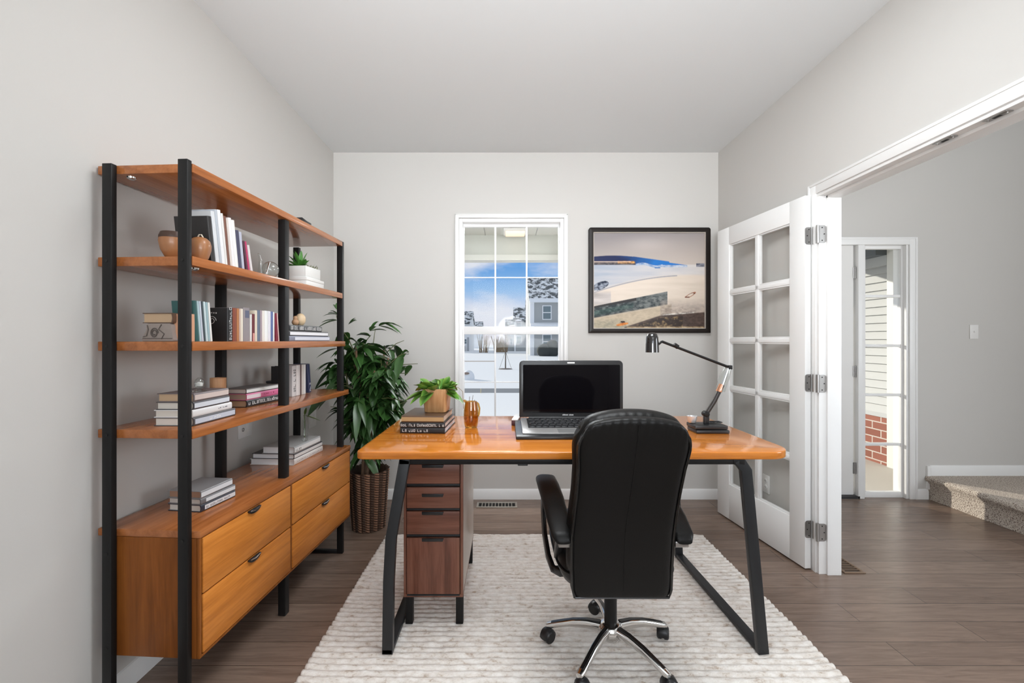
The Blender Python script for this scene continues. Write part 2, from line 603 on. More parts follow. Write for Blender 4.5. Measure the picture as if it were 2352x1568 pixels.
# ---------------------------------------------------------------- open French door
DA = math.atan2(0.787, -0.093)
FD = Vector((1.660, 2.3725, 0.010))
t = thing('door_1', 'white ten-pane French door folded back against the right wall', 'door', FD, DA, None, 'structure')
DW, DH, DT = 0.795, 2.03, 0.0355
gx0, gx1, gz0, gz1 = 0.112, 0.664, 0.243, 1.907
m = MB()
m.box(0, gx0, 0, DT, 0, DH)
m.box(gx1, DW, 0, DT, 0, DH)
m.box(gx0, gx1, 0, DT, gz1, DH)
m.box(gx0, gx1, 0, DT, 0, gz0)
xm = (gx0 + gx1) / 2
zs = [gz0 + (gz1 - gz0) * i / 5 for i in range(6)]
m.box(xm - 0.013, xm + 0.013, 0.004, DT - 0.004, gz0, gz1)
for z in zs[1:-1]:
    m.box(gx0, gx1, 0.004, DT - 0.004, z - 0.013, z + 0.013)
m.build('door_frame', M_trim, t, 0.0022)
m = MB()
s = 0.009
xs = [gx0, xm - 0.013, xm + 0.013, gx1]
for i in range(5):
    za = zs[i] + (0.013 if i else 0)
    zb = zs[i + 1] - (0.013 if i < 4 else 0)
    for xa, xb in ((xs[0], xs[1]), (xs[2], xs[3])):
        for q in ((xa, xa + s, za, zb), (xb - s, xb, za, zb), (xa + s, xb - s, za, za + s), (xa + s, xb - s, zb - s, zb)):
            m.box(q[0], q[1], 0.008, DT - 0.008, q[2], q[3])
m.build('glazing_bead', M_trim, t, 0.002)
for i in range(5):
    for xa, xb in ((xs[0], xs[1]), (xs[2], xs[3])):
        p = MB()
        za = zs[i] + (0.013 if i else 0)
        zb = zs[i + 1] - (0.013 if i < 4 else 0)
        p.box(xa + 0.004, xb - 0.004, DT / 2 - 0.0015, DT / 2 + 0.0015, za + 0.004, zb - 0.004)
        p.build('glass_pane', M_doorpane, t, smooth=False)


def hinge_plate(m, w, h, r, n=5):
    pts = [(0, -h / 2)]
    for k in range(n + 1):
        a = -PI / 2 + PI / 2 * k / n
        pts.append((w - r + r * math.cos(a), -h / 2 + r + r * math.sin(a)))
    for k in range(n + 1):
        a = PI / 2 * k / n
        pts.append((w - r + r * math.cos(a), h / 2 - r + r * math.sin(a)))
    pts.append((0, h / 2))
    return pts


for z in (1.81, 1.01, 0.214):
    hp = hinge_plate(None, 0.034, 0.094, 0.013)
    m = MB()
    # leaf on the door edge (local x = 0 face looks at the camera)
    m.prism([(0.002 + y, z + zz) for y, zz in hp], 'x', -0.0022, 0.0004)
    hg = m.build('hinge', M_steel, t)
    for y, zz in ((0.014, 0.034), (0.024, 0.0), (0.014, -0.034)):
        m = MB()
        m.cyl((-0.0032, y, z + zz), (-0.0018, y, z + zz), 0.0032, 8)
        m.build('screw', M_dark, hg)
    # knuckle and jamb leaf
    m = MB()
    m.cyl((-0.010, -0.006, z - 0.047), (-0.010, -0.006, z + 0.047), 0.006, 12)
    m.build('hinge_knuckle', M_steel, t)
b = MB()
for z in (1.82, 1.02, 0.224):
    hp = hinge_plate(None, 0.036, 0.094, 0.013)
    b.prism([(1.6745 + x, z + zz) for x, zz in hp], 'y', OY1 - 0.0222, OY1 - 0.0195)
    b.cyl((1.6665, OY1 - 0.019, z - 0.048), (1.6665, OY1 - 0.019, z + 0.048), 0.0075, 14)
    for x, zz in ((0.014, 0.034), (0.025, 0.0), (0.014, -0.034)):
        pass
o_h = b.build('jamb_hinge_leaves', M_steel, None)
tag(o_h, 'steel hinge leaves screwed to the doorway jamb', 'hinge', None, 'structure')
for z in (1.82, 1.02, 0.224):
    for x, zz in ((0.014, 0.034), (0.025, 0.0), (0.014, -0.034)):
        b = MB()
        b.cyl((1.6745 + x, OY1 - 0.0235, z + zz), (1.6745 + x, OY1 - 0.022, z + zz), 0.0032, 8)
        b.build('screw', M_dark, o_h)

# ---------------------------------------------------------------- stair landing in the hall
def landing():
    m = MB()
    x0, x1, y0, y1, zt = 3.322, 4.59, 1.2, YB - 0.002, 0.186
    pr = [(x1, 0.0), (x0 + 0.010, 0.0), (x0 + 0.012, 0.06), (x0 + 0.010, 0.12), (x0 - 0.002, 0.138)]
    for k in range(7):
        a = PI + 0.3 - (PI / 2 + 0.3) * k / 6
        pr.append((x0 - 0.002 + 0.024 * math.cos(a) + 0.010, 0.162 + 0.024 * math.sin(a)))
    pr += [(x0 + 0.05, zt), (x1, zt)]
    rs = []
    n = 46
    for j in range(n + 1):
        y = y1 + (y0 - y1) * j / n
        rs.append([(x + (random.uniform(-.0025, .0025) if 0 < i < 12 else 0), y, max(0, z + (random.uniform(-.002, .002) if 0 < i < 12 else 0))) for i, (x, z) in enumerate(pr)])
    m.rings(rs)
    ob = m.build('stair_landing', M_carpet, None)
    tag(ob, 'low stair landing covered in speckled beige carpet', 'stairs', None, 'structure')


landing()

# ---------------------------------------------------------------- plates on the walls, floor registers
def plate(name, label, cat, loc, rz, w, h, kind):
    """local y = out of the wall is -y; plate centred on loc"""
    t = thing(name, label, cat, loc, rz)
    m = MB()
    m.box(-w / 2, w / 2, -0.006, 0, -h / 2, h / 2)
    m.build('cover_plate', M_white, t, 0.0025)
    if kind == 'outlet':
        for z in (-0.02, 0.02):
            m = MB()
            m.prism([(0.016 * math.cos(2 * PI * k / 16), z + 0.014 * math.sin(2 * PI * k / 16)) for k in range(16)], 'y', -0.009, -0.004)
            s = m.build('socket', M_white, t, 0.001)
            m = MB()
            for x in (-0.006, 0.006):
                m.box(x - 0.0012, x + 0.0012, -0.0095, -0.0085, z - 0.004, z + 0.005)
            m.build('slot', M_dark, s)
    elif kind == 'toggle':
        m = MB()
        m.box(-0.005, 0.005, -0.013, -0.004, -0.005, 0.009)
        m.build('toggle', M_white, t, 0.001)
    elif kind == 'rockers':
        for x in (-w / 4, w / 4):
            m = MB()
            m.box(x - 0.014, x + 0.014, -0.009, -0.004, -0.03, 0.03)
            m.build('rocker', M_white, t, 0.0015)
    elif kind == 'coax':
        m = MB()
        m.tube([(-0.022 + 0.008 * math.cos(a), -0.008, 0.008 * math.sin(a)) for a in [2 * PI * k / 14 for k in range(15)]], 0.0018, 6)
        m.build('jack_ring', M_steel, t)
        m = MB()
        m.box(0.012, 0.034, -0.009, -0.004, -0.03, 0.03)
        m.build('rocker', M_white, t, 0.0015)
    return t


plate('light_switch', 'single white toggle switch on the hall wall', 'switch', (at(2236, 762, YB)[0], YB, at(2236, 762, YB)[2]), 0, 0.068, 0.112, 'toggle')
plate('wall_outlet', 'white outlet seen through the lowest right pane of the French door', 'outlet', (XR, 2.80, 0.33), -PI / 2, 0.07, 0.115, 'outlet')
plate('wall_outlet', 'white jack plate on the wall under the lowest open shelf', 'outlet', (XL, 2.27, 0.79), PI / 2, 0.115, 0.085, 'coax')
plate('wall_switch', 'white double plate on the wall between bookcase and tall plant', 'switch', (XL, 3.06, 0.70), PI / 2, 0.115, 0.115, 'rockers')

M_reg = pm('painted_register', (0.42, 0.38, 0.33), 0.35, 0.4)
M_regb = pm('brown_register', (0.20, 0.13, 0.085), 0.4, 0.3)


def register(label, x0, x1, y0, y1, mat, along):
    c = ((x0 + x1) / 2, (y0 + y1) / 2, 0)
    t = thing('floor_register', label, 'vent', c)
    m = MB(c)
    w = 0.016
    m.box(x0, x1, y0, y0 + w, 0.0, 0.006)
    m.box(x0, x1, y1 - w, y1, 0.0, 0.006)
    m.box(x0, x0 + w, y0 + w, y1 - w, 0.0, 0.006)
    m.box(x1 - w, x1, y0 + w, y1 - w, 0.0, 0.006)
    m.build('rim', mat, t, 0.002)
    m = MB(c)
    m.box(x0 + w, x1 - w, y0 + w, y1 - w, 0.0002, 0.0012)
    m.build('duct', M_dark, t)
    m = MB(c)
    if along == 'x':
        n = 11
        for k in range(1, n):
            x = x0 + w + (x1 - x0 - 2 * w) * k / n
            m.box(x - 0.003, x + 0.003, y0 + w, y1 - w, 0.001, 0.0045)
    else:
        n = 16
        for k in range(1, n):
            y = y0 + w + (y1 - y0 - 2 * w) * k / n
            m.box(x0 + w, x1 - w, y - 0.003, y + 0.003, 0.001, 0.0045)
    m.build('slats', mat, t)


register('small pale metal floor vent under the window', -0.225, 0.082, 3.255, 3.36, M_reg, 'x')
register('brown wooden floor vent just past the doorway jamb in the hall', 1.815, 1.93, 2.335, 2.66, M_regb, 'y')

# ------------------------------------------------------------------ outdoors
M_snow = pm('snow', (0.86, 0.88, 0.90), 0.7, bump=0.3, bscale=0.6)
M_soffit = pm('soffit_vinyl', (0.66, 0.66, 0.62), 0.5)
M_beam = pm('beam_grey', (0.56, 0.57, 0.53), 0.6)
M_asph = pm('wet_asphalt', (0.22, 0.23, 0.24), 0.6)
M_conc = pm('porch_concrete', (0.56, 0.52, 0.46), 0.8, bump=0.1, bscale=40)
M_hgrey = pm('grey_siding', (0.42, 0.43, 0.42), 0.7)
M_hwhite = pm('white_siding', (0.9, 0.9, 0.9), 0.7)
M_hwin = pm('house_window_glass', (0.16, 0.22, 0.24), 0.15)
M_bark = pm('bark', (0.13, 0.10, 0.075), 0.8)
M_twig = pm('twig', (0.30, 0.22, 0.14), 0.8)
GZ = -0.35


def ro_mat():
    m, nt, bs = newmat('snowy_shingles')
    tc = N(nt, 'ShaderNodeTexCoord')
    no = N(nt, 'ShaderNodeTexNoise', i_Scale=1.6, i_Detail=6.0, i_Roughness=0.7)
    nt.links.new(tc.outputs['Object'], no.inputs['Vector'])
    r = ramp(nt, [(0.48, (0.075, 0.085, 0.09)), (0.53, (0.86, 0.88, 0.9))])
    nt.links.new(no.outputs['Fac'], r.inputs['Fac'])
    nt.links.new(r.outputs['Color'], bs.inputs['Base Color'])
    bs.inputs['Roughness'].default_value = 0.8
    return m


M_roof = ro_mat()

b = MB()
b.box(-60, 60, 5.45, 160, GZ - 0.3, GZ)
struct('ground_snow', b, M_snow, 'snow-covered lawns and street outside the window', 'snow')
b = MB()
b.box(-40, 40, 13.35, 14.55, GZ - 0.1, GZ + 0.004)
struct('road', b, M_asph, 'grey wet street strip crossing the snow', 'road')
b = MB()
b.box(-8.0, -0.85, 33.2, 34.2, GZ - 0.1, GZ + 0.004)
struct('path_bare', b, M_twig, 'thin bare brown strip in the snow', 'path')
b = MB()
b.box(-4.0, 3.9, YB + 0.12, 5.45, -0.16, -0.03)
struct('floor_porch', b, M_conc, 'concrete slab of the front porch', 'porch')
b = MB()
b.box(-4.0, 4.1, YB + 0.12, 5.32, 2.51, 2.6)
ns = MB()
struct('ceiling_porch', b, M_soffit, 'white porch soffit seen through the top of the window', 'ceiling')
b = MB()
for k in range(-12, 14):
    b.box(k * 0.3 + 0.05 - 0.004, k * 0.3 + 0.05 + 0.004, YB + 0.13, 5.2, 2.506, 2.5105)
sg = b.build('trim_5', pm('soffit_groove', (0.35, 0.35, 0.34), 0.6), None)
tag(sg, 'thin grooves between the soffit boards', 'trim', None, 'structure')
b = MB()
b.box(-4.0, 3.9, 5.2, 5.32, 2.27, 2.51)
struct('trim_3', b, M_beam, 'grey porch beam above the window view', 'beam')
b = MB()
b.box(-4.0, 3.9, 5.17, 5.34, 2.205, 2.27)
struct('trim_4', b, M_soffit, 'white strip along the lower edge of the porch beam', 'trim')
b = MB()
b.box(-4.1, -1.12, 5.2, 5.4, -0.35, 2.21)  # unseen blocker added to keep direct sun out of the main window
struct('wall_sun_block', b, M_hwhite, 'unseen wall added to keep the sun off the window', 'wall')
t = thing('porch_light', 'glowing square lamp set in the porch soffit', 'lamp', (0.10, 5.0, 2.51))
m = MB()
m.box(-0.13, 0.13, -0.14, 0.12, -0.03, 0.0)
m.build('lamp_frame', M_white, t, 0.004)
m = MB()
m.box(-0.11, 0.11, -0.12, 0.10, -0.045, -0.03)
m.build('diffuser', pm('lamp_glow', (0.9, 0.75, 0.6), 0.5, emit=(1.0, 0.72, 0.52), es=0.6), t, 0.01)

# siding, brick and corner board seen through the sidelight
b = MB()
b.box(3.92, 4.1, YB + 0.12, 7.5, -0.2, 2.6)
k = 0
z = 0.50
while z < 2.45:
    b.prism([(3.921, z), (3.894, z), (3.917, z + 0.085), (3.921, z + 0.085)], 'y', YB + 0.12, 7.5)
    z += 0.085
wl = [(3.921, 0.46), (3.87, 0.46), (3.895, 0.50), (3.921, 0.50)]
b.prism(wl, 'y', YB + 0.12, 7.5)
struct('wall_siding', b, pm('cream_siding', (0.46, 0.465, 0.45), 0.6), 'white lapped siding outside the sidelight', 'wall')


def brick_mat():
    m, nt, bs = newmat('red_brick')
    tc = N(nt, 'ShaderNodeTexCoord')
    sx = N(nt, 'ShaderNodeSeparateXYZ')
    cx = N(nt, 'ShaderNodeCombineXYZ')
    nt.links.new(tc.outputs['Object'], sx.inputs[0])
    nt.links.new(sx.outputs['Y'], cx.inputs['X'])
    nt.links.new(sx.outputs['Z'], cx.inputs['Y'])
    br = N(nt, 'ShaderNodeTexBrick')
    br.inputs['Color1'].default_value = (0.24, 0.085, 0.055, 1)
    br.inputs['Color2'].default_value = (0.32, 0.12, 0.08, 1)
    br.inputs['Mortar'].default_value = (0.55, 0.50, 0.44, 1)
    br.inputs['Scale'].default_value = 1.0
    br.inputs['Mortar Size'].default_value = 0.006
    br.inputs['Brick Width'].default_value = 0.215
    br.inputs['Row Height'].default_value = 0.08
    nt.links.new(cx.outputs[0], br.inputs['Vector'])
    nt.links.new(br.outputs['Color'], bs.inputs['Base Color'])
    bs.inputs['Roughness'].default_value = 0.85
    return m


b = MB()
b.box(3.885, 3.92, YB + 0.12, 7.5, -0.2, 0.46)
struct('wall_brick', b, brick_mat(), 'red brick base under the white siding', 'wall')
b = MB()
b.box(3.862, 3.93, 4.02, 4.42, -0.03, 2.5)
struct('trim_6', b, M_soffit, 'white corner board against the siding', 'trim')
b = MB()
b.box(3.75, 3.93, 4.42, 6.5, 2.12, 2.34)
struct('trim_7', b, pm('slate_fascia', (0.10, 0.115, 0.125), 0.5), 'dark slate eave over the siding', 'trim')
b = MB()
b.box(3.86, 3.93, 4.42, 6.5, 2.02, 2.12)
struct('trim_8', b, M_hgrey, 'grey strip below the dark eave', 'trim')


def hwindow(parent, off, x0, x1, z0, z1, y):
    m = MB(off)
    f = (x1 - x0) * 0.09
    m.box(x0, x0 + f, y - 0.08, y, z0, z1)
    m.box(x1 - f, x1, y - 0.08, y, z0, z1)
    m.box(x0 + f, x1 - f, y - 0.08, y, z1 - f, z1)
    m.box(x0 + f, x1 - f, y - 0.08, y, z0, z0 + f)
    zm = (z0 + z1) / 2
    m.box(x0 + f, x1 - f, y - 0.08, y, zm - f / 2, zm + f / 2)
    w = m.build('window', M_hwhite, parent)
    m = MB(off)
    m.box(x0 + f, x1 - f, y - 0.03, y - 0.01, z0 + f, z1 - f)
    m.build('pane', M_hwin, w)


def gable_roof(parent, off, x0, x1, y0, y1, ze, zr, ov=0.35, th=0.18):
    """ridge along x, slopes falling to front and back"""
    m = MB(off)
    yc = (y0 + y1) / 2
    k = (zr - ze) / (yc - y0)
    a = [(y0 - ov, ze - ov * k), (yc, zr), (y1 + ov, ze - ov * k), (y1 + ov, ze - ov * k + th), (yc, zr + th), (y0 - ov, ze - ov * k + th)]
    m.prism(a, 'x', x0 - ov * 0.6, x1 + ov * 0.6)
    return m.build('roof', M_roof, parent, smooth=False)


def house_block(parent, off, x0, x1, y0, y1, ze, zr, mat, name='wall'):
    m = MB(off)
    yc = (y0 + y1) / 2
    m.prism([(y0, GZ), (y1, GZ), (y1, ze), (yc, zr), (y0, ze)], 'x', x0, x1)
    m.build(name, mat, parent, smooth=False)


# big grey house to the right
Y0 = 47.0
o = (5.6, Y0, GZ)
t = thing('house', 'large two-storey grey house with patchy snow on its roof', 'house', o, 0, 'houses across the street')
house_block(t, o, 2.62, 9.0, Y0, Y0 + 9, 5.75, 8.6, M_hgrey)
gable_roof(t, o, 2.62, 9.0, Y0, Y0 + 9, 5.75, 8.6, 0.3)
m = MB(o)
m.box(2.55, 3.0, Y0 - 0.1, Y0 + 0.3, GZ, 5.7)
m.build('corner_board', M_hwhite, t)
m = MB(o)
m.box(2.5, 9.2, Y0 - 0.45, Y0 - 0.05, 5.35, 5.78)
m.build('snowy_gutter', M_snow, t)
hwindow(t, o, 3.88, 4.88, 3.5, 5.05, Y0)
hwindow(t, o, 3.88, 4.88, 0.35, 1.95, Y0)
m = MB(o)
m.prism([(Y0 - 1.3, 2.75), (Y0, 2.85), (Y0, 3.2), (Y0 - 1.3, 2.95)], 'x', 2.55, 9.0)
m.build('porch_roof', M_snow, t)

# white house, left
Y0 = 66.0
o = (-9, Y0, GZ)
t = thing('house', 'white house with a snowy blue-white roof at the left of the view', 'house', o, 0, 'houses across the street')
house_block(t, o, -15, -5.5, Y0, Y0 + 8, 3.9, 5.8, M_hwhite)
gable_roof(t, o, -15, -5.5, Y0, Y0 + 8, 3.9, 5.8, 0.3)
hwindow(t, o, -6.45, -6.0, 0.75, 1.5, Y0)
m = MB(o)
m.box(-5.95, -5.65, Y0 - 0.05, Y0 + 0.02, GZ, 1.75)
m.build('door', pm('grey_door', (0.45, 0.46, 0.47), 0.6), t)
m = MB(o)
m.box(-6.5, -6.25, Y0 - 0.4, Y0 - 0.05, GZ, 0.45)
m.build('meter_box', M_hgrey, t)

# house between
Y0 = 66.0
o = (2.4, Y0, GZ)
t = thing('house', 'pale two-storey house with a low wing beside the big grey house', 'house', o, 0, 'houses across the street')
house_block(t, o, 1.25, 3.6, Y0, Y0 + 6, 4.2, 6.3, M_hgrey)
gable_roof(t, o, 1.25, 3.6, Y0, Y0 + 6, 4.2, 6.3, 0.25)
house_block(t, o, -0.05, 1.25, Y0 + 0.5, Y0 + 5, 3.3, 4.4, M_hgrey, 'wing_wall')
gable_roof(t, o, -0.05, 1.25, Y0 + 0.5, Y0 + 5, 3.3, 4.4, 0.25).name = 'wing_roof'
hwindow(t, o, 1.5, 2.3, 3.2, 4.0, Y0)
hwindow(t, o, 1.5, 2.3, 0.7, 2.0, Y0)
hwindow(t, o, 0.5, 1.0, 0.6, 1.6, Y0 + 0.5)
m = MB(o)
m.box(1.2, 1.42, Y0 - 0.08, Y0 + 0.1, GZ, 4.1)
m.build('corner_board', M_hwhite, t)

Y0 = 92.0
o = (-6, Y0, GZ)
t = thing('house', 'small distant house with a snowy roof just right of the white house', 'house', o, 0, 'houses across the street')
house_block(t, o, -7.1, -5.2, Y0, Y0 + 6, 4.1, 5.2, M_hwhite)
gable_roof(t, o, -7.1, -5.2, Y0, Y0 + 6, 4.1, 5.2, 0.25)

# young staked tree
o = (-0.05, 24.4, GZ)
t = thing('sapling', 'slender young tree held by guy wires in the snow', 'tree', o)
m = MB()
m.tube([(0, 0, 0), (0.01, 0, 0.9), (-0.01, 0, 1.5), (0.0, 0, 2.3)], [0.035, 0.03, 0.025, 0.012], 8)
for k in range(26):
    z = random.uniform(1.25, 2.2)
    a = random.uniform(0, 2 * PI)
    l = random.uniform(0.15, 0.42)
    m.tube([(0, 0, z), (l * 0.5 * math.cos(a), l * 0.5 * math.sin(a), z + l * 0.35), (l * math.cos(a), l * math.sin(a), z + l * 0.9)], [0.009, 0.007, 0.004], 5)
m.build('trunk', M_bark, t)
for sx in (-1, 1):
    m = MB()
    m.tube([(sx * 0.34, -0.1, 0.02), (0, 0, 1.0)], 0.008, 5)
    m.build('guy_wire', M_bark, t)
m = MB()
m.lathe([(0.01, 0.05), (0.3, 0.045), (0.42, 0.0)], n=14)
m.build('mulch_ring', pm('mulch', (0.22, 0.2, 0.19), 0.9), t)

# bare shrubs
for cx, cy, w, h, n, lab in ((-3.0, 58.0, 1.0, 2.6, 26, 'bare brown shrub beside the white house'),
                             (-0.75, 60.0, 1.5, 2.4, 110, 'wide thicket of brown twigs behind the young tree')):
    o = (cx, cy, GZ)
    m = MB(o)
    for k in range(n):
        x = cx + random.uniform(-0.6, 0.6) * w
        a = random.uniform(-0.5, 0.5)
        hh = h * random.uniform(0.6, 1.0)
        m.tube([(x, cy, GZ), (x + a * 0.4, cy, GZ + hh * 0.5), (x + a * w, cy + random.uniform(-.3, .3), GZ + hh)], [0.035, 0.03, 0.012], 5)
    ob = m.build('bare_shrub', M_twig)
    ob.location = o
    tag(ob, lab, 'shrub')

o = (-1.57, 18.0, GZ)
m = MB(o)
m.ball((-1.57, 18.0, GZ + 0.08), 0.26, 0.3, 0.30, 18, 10)
ob = m.build('snow_mound', M_snow)
ob.location = o
tag(ob, 'small snowy mound with a brown patch at the left of the lawn', 'snow mound')
m = MB()
m.ball((-0.06, -0.20, 0.26), 0.13, 0.12, 0.05, 14, 8)
m.build('bare_rock', pm('brown_rock', (0.30, 0.22, 0.18), 0.8), ob)

o = (4.2, 45.0, GZ)
m = MB(o)
m.ball((4.0, 45.0, GZ + 0.55), 0.85, 0.6, 0.75, 16, 10)
m.ball((4.75, 45.0, GZ + 0.75), 0.75, 0.6, 0.95, 16, 10)
ob = m.build('clipped_shrub', pm('dark_shrub', (0.06, 0.065, 0.06), 0.9, bump=0.8, bscale=6))
ob.location = o
tag(ob, 'low dark rounded shrubs in front of the big grey house', 'shrub')
m = MB((-0.78, 13.5, GZ))
m.box(-0.79, -0.77, 13.28, 13.30, GZ, GZ + 0.135)
ob = m.build('road_marker', pm('yellow_post', (0.7, 0.6, 0.35), 0.6))
ob.location = (-0.78, 13.5, GZ)
tag(ob, 'thin pale post at the edge of the street', 'post')

# ------------------------------------------------------------------ bookcase with drawers
AL = R(3.5)
BO = Vector((-1.326, 1.448, 0))
cA, sA = math.cos(AL), math.sin(AL)
S2, S3, S4, S5 = 1.528, 1.247, 0.955, 0.625      # tops of the three shelves and of the drawer unit


def bw(lx, ly, z):                    # bookcase frame -> room
    return (BO.x + lx * cA + ly * sA, BO.y - lx * sA + ly * cA, z)


def lyp(px, lx):                      # along the shelf, where it crosses a photo column
    k = (px - VX) / F
    return (k * (BO.y - lx * sA) - BO.x - lx * cA) / (sA - k * cA)


bc = thing('bookcase', 'tall teak bookcase with black metal posts, open shelves and four drawers', 'bookcase', BO, -AL)
m = MB()


def post(name, x0, y0, z0, z1, w=0.033, d=0.020):
    p = MB()
    p.box(x0, x0 + w, y0, y0 + d, z0, z1)
    return p.build(name, M_black, bc, 0.002)


p1 = post('post', 0.0, -0.020, 0.0, 1.832)
p2 = post('post', 0.261, -0.020, 0.0, 1.840)
p3 = post('post', 0.0, 0.487, 0.0, 1.80, 0.036, 0.03)
p4 = post('post', 0.256, 0.545, 0.0, 1.80, 0.034, 0.034)
p5 = post('post', 0.0, 1.120, 0.0, 1.80, 0.034, 0.025)
p6 = post('post', 0.262, 1.126, 0.0, 1.832, 0.034, 0.022)
for pp, x, zs_ in ((p1, 0.0165, (1.512, 1.232, 0.94, 0.55, 0.24)), (p2, 0.2775, (1.512, 1.232, 0.94, 0.60))):
    for z in zs_:
        k = MB()
        k.cyl((x, -0.022, z), (x, -0.0195, z), 0.0045, 12)
        k.build('bolt', M_dark, pp)
m = MB()
m.box(0.034, 0.262, 1.126, 1.148, 0.0, 0.018)
m.build('foot_bar', M_black, bc, 0.002)
m = MB()
m.box(0.034, 0.262, -0.018, 0.0, 0.0, 0.018)
m.build('foot_bar', M_black, bc, 0.002)


def shelf(z0, z1, L, x1=0.297):
    s = MB()
    s.box(-0.036, x1, 0.0005, L, z0, z1)
    return s.build('shelf', M_shelf, bc, 0.0025)


sh = [shelf(1.803, 1.832, 1.126), shelf(1.497, S2, 1.128), shelf(1.216, S3, 1.165), shelf(0.926, S4, 1.212)]
for s_, pts in ((sh[0], ((0.055, 0.03, 1.803),)), (sh[1], ((0.262, 0.05, 1.497), (0.25, 0.60, 1.497)))):
    for x, y, z in pts:
        k = MB()
        k.lathe([(0.014, 0), (0.013, -0.005), (0.006, -0.009)], (x, y, z), 14)
        k.build('shelf_bracket', M_chrome, s_)
m = MB()
m.box(-0.036, 0.322, 0.0005, 1.182, 0.60, S5)
m.build('cabinet_top', M_shelf, bc, 0.003)
m = MB()
m.box(0.002, 0.308, 0.001, 1.178, 0.204, 0.5995)
m.box(0.308, 0.320, 0.001, 0.010, 0.204, 0.5995)
m.box(0.308, 0.320, 1.169, 1.178, 0.204, 0.5995)
m.box(0.308, 0.320, 0.536, 0.548, 0.214, 0.5995)
m.box(0.308, 0.320, 0.010, 1.169, 0.204, 0.213)
m.build('cabinet_body', M_end, bc, 0.0012)
m = MB()
m.box(0.3075, 0.3100, 0.0102, 0.5358, 0.2132, 0.5990)
m.box(0.3075, 0.3100, 0.5482, 1.1688, 0.2132, 0.5990)
m.build('painted_gap_shade', M_dark, bc)  # black backing puts the shade of the drawer gaps into colour
for (y0, y1) in ((0.0135, 0.5330), (0.5510, 1.1660)):
    for (z0, z1) in ((0.2165, 0.4080), (0.4140, 0.5960)):
        m = MB()
        m.box(0.3095, 0.3225, y0, y1, z0, z1)
        dr = m.build('drawer', M_drawer, bc, 0.002)
        yc = (y0 + y1) / 2
        m = MB()
        a = [(yc - 0.036, z1 + 0.001)] + [(yc - 0.036 + 0.072 * i / 10, z1 - 0.004 - 0.013 * math.sin(PI * i / 10) ** 0.6) for i in range(11)] + [(yc + 0.036, z1 + 0.001)]
        m.prism([(y, z) for y, z in a], 'x', 0.3215, 0.331)
        hd = m.build('handle', M_blackplastic, dr, 0.0015)
        m = MB()
        m.tube([(0.331, yc - 0.030, z1 - 0.002), (0.333, yc, z1 - 0.006), (0.331, yc + 0.030, z1 - 0.002)], 0.0022, 8)
        m.build('handle_rim', M_chrome, hd)

# ------------------------------------------------------------------ books
def book(label, loc, rot, w, l, t, cover, pages=(0.62, 0.55, 0.45), group='books in the bookcase', letters=None, lcol=(0.8, 0.8, 0.8), band=None, rough=0.45):
    """closed book lying flat: spine on +x at x=0, length along y, thickness up z"""
    o = thing('book', label, 'book', loc, 0, group, None, rot)
    cn = 'cover_%.3f_%.3f_%.3f_%.2f' % (*cover, rough)
    pn = 'pages_%.2f_%.2f_%.2f' % pages
    bt = min(0.0026, t * 0.16)
    m = MB()
    rs = []
    ny = 2
    pr = [(-w, 0), (-0.003, 0), (-0.0006, t * 0.12), (0.0, t * 0.3), (0.0, t * 0.7), (-0.0006, t * 0.88), (-0.003, t), (-w, t), (-w, t - bt), (-0.006, t - bt), (-0.0035, t * 0.6), (-0.0035, t * 0.4), (-0.006, bt), (-w, bt)]
    m.prism([(x, z) for x, z in pr], 'y', 0, l)
    m.build('cover', pm(cn, cover, rough), o, 0.0)
    m = MB()
    e = min(0.004, w * 0.03)
    m.box(-w + e, -0.0036, e, l - e, bt, t - bt)
    m.build('pages', pm(pn, pages, 0.8), o)
    if band:
        (y0, y1), bc_ = band
        m = MB()
        m.box(-0.0006, 0.0005, l * y0, l * y1, t * 0.2, t * 0.8)
        m.build('spine_label', pm('band_%.2f_%.2f_%.2f' % bc_, bc_, 0.5), o)
    if letters:
        y0, y1, za, zb = letters
        m = MB()
        y = l * y0
        rr = random.Random(hash(label) % 999 if False else len(label) * 7 + int(t * 1e4))
        while y < l * y1:
            ww = rr.uniform(0.15, 0.4) * t
            z0, z1 = t * za, t * (zb if rr.random() < .75 else zb * 0.85)
            st = max(0.0011, t * 0.055)
            k = rr.randrange(4)
            X0, X1 = 0.0, 0.0009
            m.box(X0, X1, y, y + st, z0, z1)
            if k != 3:
                m.box(X0, X1, y + ww - st, y + ww, z0, z1)
            if k in (0, 2):
                m.box(X0, X1, y + st, y + ww - st, z1 - st, z1)
            if k in (1, 2, 3):
                m.box(X0, X1, y + st, y + ww - st * (k != 3), z0, z0 + st)
            y += ww + t * 0.14 + (t * 0.3 if rr.random() < 0.14 else 0)
        m.build('spine_lettering', pm('ink_%.2f_%.2f_%.2f' % lcol, lcol, 0.5), o)
    return o


CREAM = (0.62, 0.56, 0.47)
TANP = (0.46, 0.32, 0.20)
WHITE = (0.74, 0.75, 0.76)
BLK = (0.014, 0.013, 0.014)


def stack(corner, rz, specs, group):
    """a pile of flat books; corner = near end of the spine side, on the surface"""
    z = corner[2] + 0.0004
    for s in specs:
        dx, dy, dr = s.get('d', (0, 0, 0))
        a = rz + dr
        loc = (corner[0] + dx * math.cos(a) - dy * math.sin(a), corner[1] + dx * math.sin(a) + dy * math.cos(a), z)
        book(s['label'], loc, (0, 0, a), s['w'], s['l'], s['t'], s['c'], s.get('p', CREAM), group, s.get('let'), s.get('lc', (0.8, 0.8, 0.8)), s.get('band'), s.get('r', 0.42))
        z += s['t'] + 0.0003
    return z


